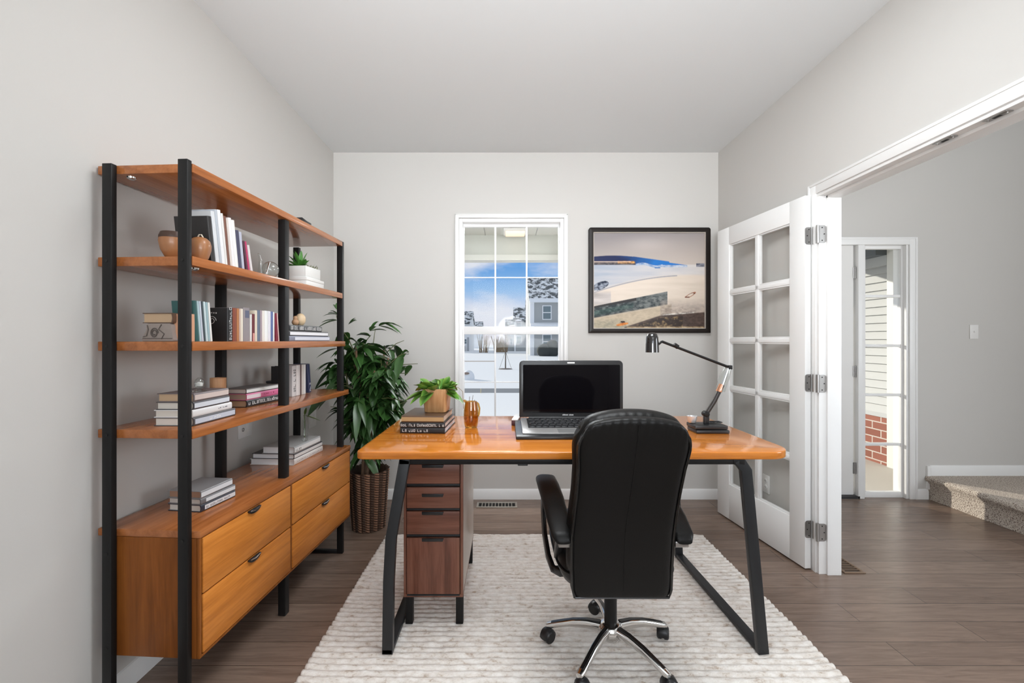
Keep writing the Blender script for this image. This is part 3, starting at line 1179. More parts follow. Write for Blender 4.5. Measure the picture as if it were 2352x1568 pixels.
def row(specs, z, lx, group):
    """upright books: (px of the near edge, px of the far edge, height, depth, lean, colour, ...)"""
    for s in specs:
        ya, yb = lyp(s['a'], lx), lyp(s['b'], lx)
        t = max(0.004, (yb - ya) * math.cos(s.get('lean', 0)) - 0.0004)
        a = s.get('lean', 0.0)
        loc = bw(lx + s.get('dx', 0), yb + s.get('dy', 0), z + t * math.sin(abs(a)) + 0.0003 if a >= 0 else z + 0.0003)
        book(s['label'], loc, (PI / 2 + a, 0, -AL), s.get('w', 0.14), s['h'], t, s['c'], s.get('p', CREAM), group, s.get('let'), s.get('lc', (0.8, 0.8, 0.8)), s.get('band'), s.get('r', 0.42))


# --- top open shelf: leaning magazines and books
g2 = 'books leaning on the upper shelf'
L9 = R(8)
row([
    dict(a=487, b=497, h=0.163, lean=L9, c=(0.020, 0.018, 0.018), w=0.125, label='black album standing behind the brown vase, first of the leaning row'),
    dict(a=497, b=505.5, h=0.186, lean=L9, c=(0.60, 0.62, 0.64), p=WHITE, w=0.085, label='pale grey magazine next to the black album on the upper shelf'),
    dict(a=506, b=511.5, h=0.197, lean=L9, c=(0.42, 0.45, 0.49), p=WHITE, w=0.095, label='tall blue-grey folder rising to the top board, with a dark tab'),
    dict(a=512, b=519, h=0.200, lean=L9, c=(0.72, 0.73, 0.74), p=WHITE, w=0.09, label='tallest white magazine touching the top board of the bookcase'),
    dict(a=519.5, b=524, h=0.192, lean=L9, c=(0.66, 0.65, 0.63), p=WHITE, w=0.085, label='white booklet with black edge left of the brown book'),
    dict(a=524.5, b=530, h=0.186, lean=L9, c=(0.17, 0.070, 0.045), w=0.085, label='thin chestnut-brown book among white magazines on the upper shelf'),
    dict(a=530.5, b=535, h=0.182, lean=L9, c=(0.60, 0.54, 0.50), w=0.085, label='beige paperback just right of the chestnut-brown book'),
    dict(a=535.5, b=542, h=0.187, lean=L9, c=(0.72, 0.71, 0.71), p=WHITE, w=0.085, label='thick white book left of the slate-blue book on the upper shelf'),
    dict(a=542.5, b=549, h=0.183, lean=L9, c=(0.74, 0.73, 0.70), p=WHITE, w=0.085, label='white ring-spined book touching the slate-blue book'),
    dict(a=550, b=557, h=0.150, lean=L9, c=(0.045, 0.045, 0.085), w=0.085, label='slate-blue hardback leaning in the middle of the upper row'),
    dict(a=557.5, b=563, h=0.148, lean=L9, c=(0.42, 0.43, 0.52), p=WHITE, w=0.085, label='pale lavender-grey book behind the slate-blue hardback'),
    dict(a=567, b=570.5, h=0.119, lean=R(11), c=(0.07, 0.018, 0.035), w=0.085, label='dark wine-coloured thin book beside the magenta one'),
    dict(a=571, b=575, h=0.119, lean=R(11), c=(0.42, 0.03, 0.11), w=0.085, label='bright magenta thin book leaning on the upper shelf'),
    dict(a=577, b=582, h=0.108, lean=R(13), c=(0.60, 0.56, 0.56), p=WHITE, w=0.08, label='small pale pink-grey card leaning at the end of the upper row'),
], S2, 0.268, g2)

# brown pots
M_terra = pm('brown_glaze', (0.32, 0.135, 0.052), 0.42, coat=0.2)
c = bw(0.188, 0.050, S2 + 0.0004)
t = thing('brown_bowl', 'round brown bowl with dark rim, behind the front post on the upper shelf', 'bowl', c)
m = MB()
m.lathe([(0.022, 0.0), (0.040, 0.006), (0.060, 0.03), (0.069, 0.058), (0.066, 0.078), (0.058, 0.087), (0.054, 0.087), (0.060, 0.076), (0.062, 0.058), (0.052, 0.03), (0.02, 0.010)], n=36, sx=0.62, sy=0.62)
m.build('bowl_body', M_terra, t, sharp=60)
m = MB()
m.lathe([(0.0685, 0.068), (0.0678, 0.076), (0.0600, 0.0885), (0.0535, 0.0882), (0.0535, 0.0865), (0.058, 0.0865)], n=36, sx=0.62, sy=0.62, cap=False)
m.build('dark_rim', pm('dark_glaze', (0.05, 0.022, 0.012), 0.45), t, sharp=70)
c = bw(0.262, 0.076, S2 + 0.0004)
t = thing('brown_vase', 'small squat tan-brown faceted vase in front of the black album', 'vase', c)
m = MB()
rs = []
for r, z, q in ((0.024, 0, .1), (0.031, 0.010, .25), (0.040, 0.036, .35), (0.041, 0.052, .4), (0.036, 0.066, .3), (0.024, 0.0755, .1), (0.012, 0.079, 0), (0.010, 0.077, 0)):
    ring = []
    for k in range(40):
        a = 2 * PI * k / 40
        f = 1 - q * 0.22 * abs(math.sin(2 * (a + 0.6))) ** 1.0
        ring.append((r * f * 0.84 * math.cos(a), r * f * 0.84 * math.sin(a), z))
    rs.append(ring)
m.rings(rs)
m.build('vase_body', M_terra, t, sharp=50)
m = MB()
m.tube([(-0.010, 0, 0.078), (-0.004, 0, 0.088), (0.004, 0, 0.088), (0.010, 0, 0.078)], 0.0022, 8)
m.build('stopper_loop', pm('bone', (0.7, 0.62, 0.5), 0.5), t)

# clear glass ornament
c = bw(0.25, lyp(604, 0.25), S2 + 0.0004)
t = thing('glass_ornament', 'clear glass bird-like ornament beside the magenta book', 'ornament', c)
m = MB()
m.ball((0.004, 0.052, 0.036), 0.036, 0.034, 0.036, 24, 14)
m.build('glass_ball', M_clear, t)
m = MB()
m.tube([(0, -0.006, 0.004), (0, -0.012, 0.03), (0, -0.020, 0.065), (0, -0.034, 0.090)], [0.020, 0.013, 0.006, 0.004], 14)
m.build('glass_neck', M_clear, t)
m = MB()
m.tube([(0.012, 0.004, 0.006), (0.012, 0.022, 0.042), (0.012, 0.033, 0.064)], [0.005, 0.004, 0.0045], 10)
m.build('chrome_stem', M_chrome, t)
m = MB()
m.lathe([(0.024, 0.0), (0.026, 0.004), (0.012, 0.009)], (0, 0.012, 0), 20)
m.build('foot', M_clear, t)

# white box and planter
M_wbox = pm('white_box', (0.70, 0.70, 0.68), 0.5)
y0, y1 = lyp(704, 0.262), lyp(744, 0.262)
c = bw(0.262, y0, S2 + 0.0004)
t = thing('white_box', 'flat white box under the succulent planter on the upper shelf', 'box', c, -AL)
m = MB()
m.box(-0.13, 0, 0, y1 - y0, 0, 0.030)
m.build('box_body', M_wbox, t, 0.002)
m = MB()
m.box(-0.131, 0.001, -0.001, y1 - y0 + 0.001, 0.0305, 0.046)
m.build('box_lid', M_wbox, t, 0.002)
PLZ = S2 + 0.0469
y2 = lyp(737, 0.256)
c = bw(0.255, y0 + 0.004, PLZ)
t = thing('succulent_planter', 'white rectangular planter of spiky green succulents on the white box', 'potted plant', c, -AL)
PLW, PLL, PLH = 0.115, y2 - y0 - 0.008, 0.058
m = MB()
m.box(-PLW, 0, 0, PLL, 0, 0.006)
m.box(-PLW, -PLW + 0.005, 0, PLL, 0.006, PLH)
m.box(-0.005, 0, 0, PLL, 0.006, PLH)
m.box(-PLW + 0.005, -0.005, 0, 0.005, 0.006, PLH)
m.box(-PLW + 0.005, -0.005, PLL - 0.005, PLL, 0.006, PLH)
m.build('planter', M_wbox, t, 0.0012)
m = MB()
m.box(-PLW + 0.005, -0.005, 0.005, PLL - 0.005, 0.006, PLH - 0.008)
m.build('soil', pm('soil', (0.05, 0.035, 0.025), 0.95, bump=0.5, bscale=120), t)


def leaf(mb, base, d, L, W, droop, cc, ce, n=6, fold=0.18, peak=0.45, twist=0.0):
    base = Vector(base)
    d = Vector(d).normalized()
    side = d.cross(Vector((0, 0, 1)))
    if side.length < 1e-3:
        side = Vector((1, 0, 0))
    side.normalize()
    if twist:
        side = Matrix.Rotation(twist, 3, d) @ side
    prev = None
    for i in range(n + 1):
        tt = i / n
        p = base + d * (L * tt) + Vector((0, 0, -droop * L * tt * tt))
        w = W * 0.5 * (math.sin(PI * min(1, tt ** (math.log(0.5) / math.log(peak)))) ** 0.8 if 0 < tt < 1 else (0.08 if tt == 0 else 0.0))
        tang = (d * L + Vector((0, 0, -2 * droop * L * tt))).normalized()
        nrm = side.cross(tang).normalized()
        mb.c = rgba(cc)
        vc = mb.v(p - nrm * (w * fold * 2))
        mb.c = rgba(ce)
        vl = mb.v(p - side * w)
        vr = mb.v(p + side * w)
        if prev:
            mb.f([prev[1], prev[0], vc, vl])
            mb.f([prev[0], prev[2], vr, vc])
        prev = (vc, vl, vr)


M_leafc = vcol('succulent_leaf', 0.4, 0.5)
m = MB()
m.color((0, 0, 0))
rr = random.Random(3)
for k in range(26):
    a = rr.uniform(0, 2 * PI)
    e = rr.uniform(0.35, 1.4)
    d = (math.cos(a) * math.cos(e), math.sin(a) * math.cos(e), math.sin(e))
    g = rr.uniform(0.7, 1.2)
    leaf(m, (-0.055, 0.045, PLH - 0.008), d, rr.uniform(0.07, 0.125), 0.022, 0.25, (0.05 * g, 0.19 * g, 0.03 * g), (0.09 * g, 0.26 * g, 0.045 * g))
m.build('succulent_leaves', M_leafc, t, sharp=60)
m = MB()
m.color((0, 0, 0))
for k in range(46):
    y = rr.uniform(0.35, 0.97) * PLL
    x = rr.uniform(-PLW + 0.01, -0.008)
    leaf(m, (x, y, PLH - 0.009), (rr.uniform(-.4, .4), rr.uniform(-0.1, 0.8), 1), rr.uniform(0.03, 0.052), 0.006, 0.15, (0.20, 0.22, 0.13), (0.26, 0.27, 0.17), 3)
m.build('sprouts', M_leafc, t, sharp=60)

# --- middle open shelf
g3 = 'books standing on the middle shelf'
c = bw(0.225, lyp(440, 0.26) - 0.02, S3)
t = thing('carved_block', 'carved grey stone block with swirled relief, lowest by the front post', 'ornament', bw(0.172, 0.058, S3 + 0.0004), -AL)
M_stone = pm('grey_stone', (0.26, 0.215, 0.19), 0.75, bump=0.25, bscale=60)
m = MB()
outl = [(x * 0.68, z) for x, z in [(-0.085, 0.0), (0.075, 0.0), (0.078, 0.005), (0.074, 0.010), (0.066, 0.030), (0.064, 0.052), (0.056, 0.060), (-0.052, 0.060), (-0.066, 0.056), (-0.064, 0.042), (-0.072, 0.030), (-0.086, 0.014), (-0.088, 0.006)]]
m.prism(outl, 'y', -0.05, 0.05)
m.build('block', M_stone, t, 0.002)
m = MB()
sp = [(-0.015 + 0.014 * math.cos(a) * (1 - a / 18), -0.0515, 0.028 + 0.017 * math.sin(a) * (1 - a / 18)) for a in [0.35 * k for k in range(34)]]
m.tube(sp, 0.0018, 6)
m.tube([(-0.054, -0.0505, 0.016), (-0.042, -0.0512, 0.018), (-0.036, -0.0512, 0.040), (-0.040, -0.0505, 0.054)], 0.0016, 6)
m.tube([(0.010, -0.0512, 0.056), (0.0, -0.0515, 0.04), (0.02, -0.0515, 0.025), (0.01, -0.0512, 0.008)], 0.0016, 6)
m.tube([(-0.055, -0.0512, 0.010), (0.047, -0.0512, 0.010)], 0.0012, 6)
m.build('relief', pm('stone_dark', (0.10, 0.08, 0.07), 0.8), t)
book('tan-paged dark paperback lying on the carved grey block', bw(0.220, 0.010, S3 + 0.0612), (0, 0, -AL + R(1)), 0.105, 0.095, 0.034, (0.10, 0.055, 0.035), TANP, g3)
row([
    dict(a=437, b=449, h=0.092, c=(0.62, 0.33, 0.20), p=TANP, w=0.058, label='low coral-pink book standing right of the front post'),
    dict(a=449.5, b=459, h=0.138, lean=R(6), c=(0.020, 0.085, 0.080), w=0.075, label='dark teal book standing behind the coral-pink one'),
    dict(a=459.5, b=464, h=0.139, lean=R(6), c=(0.42, 0.55, 0.58), p=WHITE, w=0.07, label='pale aqua book leaning next to the dark teal one'),
    dict(a=464.5, b=469, h=0.139, lean=R(6), c=(0.50, 0.53, 0.60), p=WHITE, w=0.07, label='thin lilac-grey book between aqua and striped books'),
    dict(a=469.5, b=473.5, h=0.139, lean=R(6), c=(0.05, 0.07, 0.08), w=0.07, label='thin black-blue book in the leaning aqua group'),
    dict(a=474, b=479, h=0.139, lean=R(6), c=(0.52, 0.62, 0.64), p=WHITE, w=0.07, label='light blue-grey book leaning left of the white one'),
    dict(a=479.5, b=484, h=0.138, lean=R(6), c=(0.30, 0.42, 0.45), w=0.07, label='grey-teal book second from the big black book'),
    dict(a=484.5, b=489, h=0.138, lean=R(6), c=(0.72, 0.71, 0.68), p=WHITE, w=0.07, label='white leaning book touching the big black book'),
    dict(a=523, b=535, h=0.126, c=BLK, w=0.15, let=(0.05, 0.95, 0.25, 0.7), lc=(0.6, 0.6, 0.6), label='big black book with pale swirls on its cover'),
    dict(a=536, b=544.5, h=0.128, c=(0.22, 0.055, 0.028), label='rust-red hardback right of the big black book'),
    dict(a=545, b=549.5, h=0.128, c=(0.42, 0.17, 0.06), label='orange-brown book right of the rust-red hardback'),
    dict(a=550, b=553, h=0.127, c=(0.55, 0.40, 0.33), label='thin pinkish book between orange-brown and cream'),
    dict(a=553.5, b=559, h=0.128, c=(0.68, 0.62, 0.52), label='cream book left of the grey slip-case'),
    dict(a=560, b=575, h=0.134, c=(0.26, 0.23, 0.24), band=((0.70, 0.92), (0.10, 0.11, 0.17)), label='thick mauve-grey slip-case with a dark blue label'),
    dict(a=575.5, b=579, h=0.110, c=(0.70, 0.69, 0.66), label='thin white book right of the mauve-grey slip-case'),
    dict(a=579.5, b=586, h=0.112, c=(0.13, 0.022, 0.028), band=((0.0, 0.3), (0.62, 0.30, 0.26)), label='dark red book with a salmon foot'),
    dict(a=586.5, b=591.5, h=0.128, c=(0.66, 0.58, 0.46), label='cream-yellow book right of the dark red one'),
    dict(a=592, b=598, h=0.130, c=(0.12, 0.15, 0.21), label='slate-blue book right of the cream-yellow one'),
    dict(a=598.5, b=602.5, h=0.130, c=(0.33, 0.26, 0.29), label='dusty mauve book right of the slate-blue one'),
    dict(a=603, b=608.5, h=0.130, c=(0.70, 0.66, 0.60), label='ivory book right of the dusty mauve one'),
    dict(a=609, b=617, h=0.131, c=(0.74, 0.75, 0.74), p=WHITE, label='broad white book, widest of the white ones on the middle shelf'),
    dict(a=617.5, b=622.5, h=0.131, c=(0.66, 0.65, 0.70), p=WHITE, label='lavender-white book left of the blue one'),
    dict(a=623, b=627.5, h=0.130, c=(0.09, 0.13, 0.30), label='royal blue book near the end of the middle row'),
    dict(a=628, b=631, h=0.129, c=(0.72, 0.72, 0.70), label='thin white book right of the royal blue one'),
    dict(a=636, b=639.5, h=0.125, lean=R(6), c=(0.20, 0.015, 0.035), label='maroon book leaning at the end of the middle row'),
    dict(a=640, b=642.5, h=0.126, lean=R(6), c=(0.62, 0.42, 0.40), label='pale pink booklet leaning on the maroon book'),
], S3, 0.268, g3)
# swirls on the big black book's cover
bb = [o for o in bpy.data.objects if o.get('label', '').startswith('big black book')][0]
tb = lyp(535, .268) - lyp(523, .268)
m = MB()
for (cx, cy, r0, n) in ((-0.062, 0.078, 0.017, 26), (-0.100, 0.082, 0.014, 24), (-0.080, 0.070, 0.008, 18)):
    m.tube([(cx + r0 * (1 - k / (n * 1.5)) * math.cos(0.36 * k), cy + r0 * (1 - k / (n * 1.5)) * math.sin(0.36 * k), tb + 0.0004) for k in range(n)], 0.0011, 5)
for k in range(9):
    x = -0.045 - 0.009 * k
    m.box(x - 0.003, x + 0.002, 0.104 + (k % 3) * 0.001, 0.109, tb - 0.0004, tb + 0.0008)
m.build('cover_swirls', pm('ink_grey', (0.45, 0.43, 0.42), 0.5), bb)

# pile at the far end of the middle shelf
ya, yb = 0.577, lyp(757, 0.285)
zt = stack(bw(0.287, ya + 0.008, S3 + 0.0003), -AL, [
    dict(label='blue-grey bottom book of the pile at the far end of the middle shelf', w=0.2, l=yb - ya - 0.01, t=0.024, c=(0.20, 0.21, 0.27), p=WHITE, band=((0.12, 0.99), (0.60, 0.62, 0.68))),
    dict(label='white middle book of the pile at the far end of the middle shelf', w=0.2, l=yb - ya - 0.025, t=0.024, c=(0.045, 0.04, 0.045), p=WHITE, band=((0.02, 0.99), (0.74, 0.74, 0.76)), d=(-0.003, 0.004, 0)),
    dict(label='black-and-white patterned book under the cream egg ornament', w=0.16, l=yb - ya - 0.10, t=0.028, c=(0.03, 0.03, 0.032), let=(0.04, 0.97, 0.2, 0.8), lc=(0.62, 0.61, 0.6), d=(-0.004, 0.008, 0)),
], g3)
c = bw(0.24, lyp(682, 0.24), zt)
t = thing('egg_ornament', 'cream egg-shaped ornament leaning on a small tan nut', 'ornament', c)
m = MB()
m.ball((0.004, 0.030, 0.031), 0.024, 0.026, 0.032, 20, 12)
m.build('egg', pm('cream_ceramic', (0.62, 0.47, 0.30), 0.35), t)
m = MB()
m.ball((0.0, -0.016, 0.016), 0.016, 0.018, 0.017, 16, 10)
m.ball((-0.002, -0.012, 0.036), 0.010, 0.010, 0.012, 14, 8)
m.build('nut', pm('tan_nut', (0.45, 0.26, 0.14), 0.5), t)

# --- lowest open shelf
g4 = 'books on the lowest open shelf'
zt4 = stack(on(445, 979, S4), R(-1.5), [
    dict(label='bottom book of the near pile, pale blue spine, lowest open shelf', w=0.140, l=0.222, t=0.029, c=(0.06, 0.055, 0.06), p=(0.66, 0.62, 0.56), band=((0.03, 0.98), (0.50, 0.55, 0.63)), let=(0.35, 0.6, 0.35, 0.65)),
    dict(label='second book of the near pile, white spine with a signature', w=0.137, l=0.205, t=0.026, c=(0.70, 0.69, 0.69), p=(0.60, 0.56, 0.50), let=(0.62, 0.9, 0.45, 0.6), lc=(0.15, 0.14, 0.16), d=(-0.003, 0.0, 0)),
    dict(label='third book of the near pile, white spine with a blue picture', w=0.133, l=0.187, t=0.027, c=(0.045, 0.04, 0.045), p=(0.60, 0.56, 0.50), band=((0.02, 0.99), (0.62, 0.65, 0.70)), d=(-0.003, 0.004, 0)),
    dict(label='top book of the near pile, tan pages and dusty pink spine', w=0.130, l=0.180, t=0.029, c=(0.16, 0.13, 0.13), p=TANP, band=((0.02, 0.99), (0.60, 0.50, 0.46)), d=(-0.002, 0.004, 0)),
], g4)
stack(on(567, 936, S4), R(-6), [
    dict(label='black bottom book with white letters under the pink book', w=0.118, l=0.262, t=0.031, c=BLK, p=TANP, let=(0.04, 0.96, 0.3, 0.78), lc=(0.75, 0.75, 0.75)),
    dict(label='pink-spined book in the far pile of the lowest open shelf', w=0.112, l=0.262, t=0.028, c=(0.58, 0.13, 0.27), p=(0.42, 0.33, 0.26), band=((0.0, 0.35), (0.68, 0.60, 0.62)), let=(0.45, 0.7, 0.45, 0.65), lc=(0.35, 0.05, 0.12)),
    dict(label='white top book of the far pile with a dark cover', w=0.108, l=0.235, t=0.022, c=(0.10, 0.085, 0.08), p=(0.60, 0.56, 0.52), band=((0.0, 0.98), (0.70, 0.72, 0.70)), d=(-0.003, 0.002, 0)),
], g4)
c = bw(0.145, 0.175, zt4)
t = thing('tealight_holder', 'small clear glass tealight holder on the near book pile', 'candle holder', (bw(0.215, 0.13, 0)[0], bw(0.215, 0.13, 0)[1], zt4))
m = MB()
m.lathe([(0.022, 0.0), (0.024, 0.004), (0.010, 0.007), (0.008, 0.012), (0.014, 0.02), (0.016, 0.034), (0.011, 0.044), (0.004, 0.050)], n=20)
m.build('glass_body', M_clear, t)
m = MB()
m.lathe([(0.005, 0.016), (0.011, 0.02), (0.012, 0.03), (0.002, 0.034)], n=14)
m.build('wax', M_white, t)
t = thing('wooden_cup', 'light wooden cup behind the near book pile on the lowest open shelf', 'cup', bw(0.085, lyp(501, 0.085), S4 + 0.0004))
m = MB()
m.lathe([(0.026, 0.0), (0.029, 0.003), (0.030, 0.138), (0.026, 0.138), (0.025, 0.02)], n=28)
m.build('cup_body', wood('pale_beech', (0.42, 0.22, 0.10), (0.55, 0.30, 0.15), (0.62, 0.37, 0.2), 'z', 0.45), t)
t = thing('black_box', 'small black box at the far end of the pile with the pink book', 'box', bw(0.075, lyp(624, 0.075), S4 + 0.0004), -AL)
m = MB()
m.box(-0.03, 0.03, 0.0, 0.05, 0, 0.075)
m.build('box_body', pm('black_card', (0.03, 0.03, 0.032), 0.55), t, 0.003)
m = MB()
m.box(-0.031, 0.031, -0.001, 0.051, 0.0755, 0.088)
m.build('box_lid', pm('black_card', (0.03, 0.03, 0.032), 0.55), t, 0.003)
g4b = 'books standing at the far end of the lowest open shelf'
row([
    dict(a=649, b=658, h=0.165, c=BLK, w=0.06, let=(0.1, 0.9, 0.3, 0.7), lc=(0.5, 0.5, 0.5), label='black magazine file beside the middle post, lowest open shelf'),
    dict(a=672, b=681, h=0.160, c=(0.62, 0.60, 0.60), p=WHITE, w=0.095, let=(0.15, 0.9, 0.25, 0.75), lc=(0.04, 0.04, 0.04), label='white book with black drawing right of the middle post'),
    dict(a=681.5, b=690.5, h=0.163, c=(0.66, 0.63, 0.62), p=WHITE, w=0.095, label='broad off-white book in the upright group, lowest open shelf'),
    dict(a=691, b=693, h=0.165, c=(0.10, 0.055, 0.055), w=0.095, label='thin dark brown book right of the broad off-white one'),
    dict(a=693.5, b=698, h=0.163, c=(0.60, 0.57, 0.54), p=WHITE, w=0.095, label='warm grey book right of the thin dark brown one'),
    dict(a=698.5, b=703, h=0.163, c=(0.72, 0.72, 0.71), p=WHITE, w=0.095, label='white book before the last navy one, lowest open shelf'),
    dict(a=710, b=716, h=0.162, lean=R(7), c=(0.035, 0.045, 0.10), p=WHITE, w=0.095, let=(0.05, 0.35, 0.3, 0.7), label='navy book leaning at the end of the lowest open shelf'),
], S4, 0.150, g4b)

# --- top of the drawer unit
g5 = 'books on top of the drawers'
stack(on(462, 1177, S5), R(-8), [
    dict(label='navy-backed bottom book of the near pile on the drawer unit', w=0.136, l=0.165, t=0.026, c=(0.030, 0.033, 0.048), p=(0.62, 0.59, 0.54), band=((0.10, 0.99), (0.66, 0.66, 0.68)), let=(0.14, 0.8, 0.35, 0.6), lc=(0.12, 0.12, 0.13)),
    dict(label='white-spined middle book of the near pile on the drawer unit', w=0.136, l=0.166, t=0.022, c=(0.16, 0.155, 0.16), p=(0.52, 0.48, 0.44), band=((0.14, 0.99), (0.64, 0.66, 0.68)), d=(-0.001, 0.0, 0)),
    dict(label='grey top book with brown pages on the near pile, drawer unit', w=0.134, l=0.155, t=0.027, c=(0.23, 0.225, 0.23), p=(0.30, 0.17, 0.11), band=((0.0, 0.99), (0.66, 0.67, 0.69)), d=(-0.001, 0.002, 0.03), r=0.25),
], g5)
zt5 = stack(on(676, 1069, S5), R(-4), [
    dict(label='bottom white book of the far pile on the drawer unit', w=0.232, l=0.29, t=0.030, c=(0.68, 0.66, 0.64), p=WHITE, let=(0.1, 0.95, 0.4, 0.6), lc=(0.45, 0.44, 0.45)),
    dict(label='middle white book of the far pile on the drawer unit', w=0.222, l=0.285, t=0.026, c=(0.05, 0.045, 0.05), p=WHITE, band=((0.0, 0.99), (0.70, 0.69, 0.68)), d=(-0.001, 0.002, 0)),
    dict(label='grey-topped upper book of the far pile on the drawer unit', w=0.170, l=0.262, t=0.034, c=(0.36, 0.355, 0.35), p=WHITE, band=((0.0, 0.99), (0.72, 0.71, 0.70)), let=(0.05, 0.2, 0.3, 0.6), lc=(0.03, 0.03, 0.03), d=(-0.001, 0.004, 0)),
], g5)
cc = on(682, 1018, zt5)
t = thing('bud_vase', 'slender glass bud vase with one green leaf on the far pile', 'vase', (bw(0.20, 0.88, 0)[0], bw(0.20, 0.88, 0)[1], zt5))
m = MB()
m.lathe([(0.012, 0), (0.016, 0.006), (0.017, 0.03), (0.008, 0.06), (0.006, 0.10), (0.009, 0.112), (0.0075, 0.112), (0.005, 0.10), (0.006, 0.06)], n=18)
m.build('vase_body', M_clear, t)
m = MB()
m.color((0.08, 0.14, 0.03))
m.tube([(0, 0, 0.02), (0.001, 0, 0.10), (0.0, -0.004, 0.140)], 0.0022, 6)
leaf(m, (0, 0, 0.138), (0.75, 0.5, -0.25), 0.085, 0.028, 0.2, (0.09, 0.16, 0.03), (0.13, 0.21, 0.05))
leaf(m, (0, 0, 0.138), (0.1, 0.2, 0.9), 0.045, 0.02, 0.1, (0.09, 0.16, 0.03), (0.13, 0.21, 0.05))
m.build('sprig', M_leafc, t, sharp=60)
# black box on the very top
t = thing('black_box', 'flat black box lying on top of the bookcase', 'box', bw(0.20, lyp(672, 0.2), 1.8323), -AL)
m = MB()
m.prism([(-0.045, 0.0), (0.045, 0.0), (0.045, 0.020), (0.0, 0.021), (-0.045, 0.027)], 'x', 0.0, 0.075)
m.build('box_body', M_blackplastic, t, 0.002)
m = MB()
m.box(0.075, 0.0765, -0.03, 0.03, 0.005, 0.014)
m.build('box_latch', M_grey_black, t)

# ------------------------------------------------------------------ rug
def ridge_rug():
    x0, x1, y0, y1 = -0.765, 1.255, 0.95, 2.785
    nx, ny = 260, 620
    rng = np.random.RandomState(4)
    xs = np.linspace(x0, x1, nx)
    ys = np.linspace(y0, y1, ny)
    X, Y = np.meshgrid(xs, ys)
    pitch = 0.0315

    def smooth_noise(n, k, size):
        a = rng.rand(n, size)
        ker = np.hanning(k + 2)[1:-1]
        ker /= ker.sum()
        return np.array([np.convolve(r, ker, mode='same') for r in a])
    nr = int((y1 - y0) / pitch) + 3
    wob = (smooth_noise(nr, 23, nx) - 0.5) * 0.016          # wandering seams
    lum = (smooth_noise(nr, 5, nx) - 0.5) * 0.0085          # lumps along the cord
    glob = (smooth_noise(1, 61, nx)[0] - 0.5) * 0.02
    ph = (Y - y0) / pitch
    idx = np.clip(ph.astype(int), 0, nr - 2)
    cols = np.arange(nx)[None, :].repeat(ny, 0)
    ph2 = ph + (wob[idx, cols] + glob[cols]) / pitch
    fr = ph2 - np.floor(ph2)
    row_i = np.clip(np.floor(ph2).astype(int), 0, nr - 1)
    Z = 0.0012 + (0.0122 + lum[row_i, cols] * 0.9) * np.clip(np.sin(np.pi * fr), 0, 1) ** 0.6 + rng.rand(ny, nx) * 0.0009
    Z = np.minimum(Z, 0.0164)
    Xw = X + 0.006 * (lum[row_i, cols] / 0.004) * (np.abs(X - (x0 + x1) / 2) / ((x1 - x0) / 2)) ** 6
    V = np.stack([Xw, Y, Z], -1).reshape(-1, 3)
    i = np.arange((ny - 1) * (nx - 1))
    r_, c_ = i // (nx - 1), i % (nx - 1)
    a = r_ * nx + c_
    Fq = np.stack([a, a + 1, a + nx + 1, a + nx], -1)
    # skirt down to the floor
    border = list(range(nx)) + [k * nx + nx - 1 for k in range(1, ny)] + [(ny - 1) * nx + k for k in range(nx - 2, -1, -1)] + [k * nx for k in range(ny - 2, 0, -1)]
    base = len(V)
    low = V[border].copy()
    low[:, 2] = 0.0005
    V = np.vstack([V, low])
    nb = len(border)
    sk = [[border[k], base + k, base + (k + 1) % nb, border[(k + 1) % nb]] for k in range(nb)]
    Fq = np.vstack([Fq, np.array(sk)])
    me = bpy.data.meshes.new('ribbed_rug')
    cx, cy = (x0 + x1) / 2, (y0 + y1) / 2
    V[:, 0] -= cx
    V[:, 1] -= cy
    me.vertices.add(len(V))
    me.vertices.foreach_set('co', V.ravel())
    me.loops.add(Fq.size)
    me.loops.foreach_set('vertex_index', Fq.ravel().astype(np.int32))
    me.polygons.add(len(Fq))
    me.polygons.foreach_set('loop_start', (np.arange(len(Fq)) * 4).astype(np.int32))
    me.polygons.foreach_set('use_smooth', np.ones(len(Fq), dtype=bool))
    me.update()
    me.validate()
    o = bpy.data.objects.new('ribbed_rug', me)
    o.location = (cx, cy, 0)
    COL.objects.link(o)
    mt, nt, bs = newmat('wool_rug')
    tc = N(nt, 'ShaderNodeTexCoord')
    mp = N(nt, 'ShaderNodeMapping')
    mp.inputs['Scale'].default_value = (1, 2.2, 1)
    no = N(nt, 'ShaderNodeTexNoise', i_Scale=26.0, i_Detail=4.0, i_Roughness=0.7)
    nt.links.new(tc.outputs['Object'], mp.inputs['Vector'])
    nt.links.new(mp.outputs['Vector'], no.inputs['Vector'])
    rp = ramp(nt, [(0.30, (0.46, 0.37, 0.30)), (0.42, (0.70, 0.645, 0.59)), (0.62, (0.83, 0.795, 0.755))])
    nt.links.new(no.outputs['Fac'], rp.inputs['Fac'])
    nt.links.new(rp.outputs['Color'], bs.inputs['Base Color'])
    bs.inputs['Roughness'].default_value = 0.95
    bs.inputs['Specular IOR Level'].default_value = 0.1
    n2 = N(nt, 'ShaderNodeTexNoise', i_Scale=420.0, i_Detail=2.0)
    nt.links.new(tc.outputs['Object'], n2.inputs['Vector'])
    bp = N(nt, 'ShaderNodeBump', i_Strength=0.5, i_Distance=0.004)
    nt.links.new(n2.outputs['Fac'], bp.inputs['Height'])
    nt.links.new(bp.outputs['Normal'], bs.inputs['Normal'])
    me.materials.append(mt)
    tag(o, 'cream ribbed wool rug under the desk and chair', 'rug')


ridge_rug()
RZ = 0.0166         # pile height things stand on

# ------------------------------------------------------------------ desk
DZ = 0.815
dko = Vector((0.27, 2.1, 0.0))
dk = thing('desk', 'orange-brown wooden desk with rounded corners on black metal frame legs', 'desk', dko)
m = MB(dko)


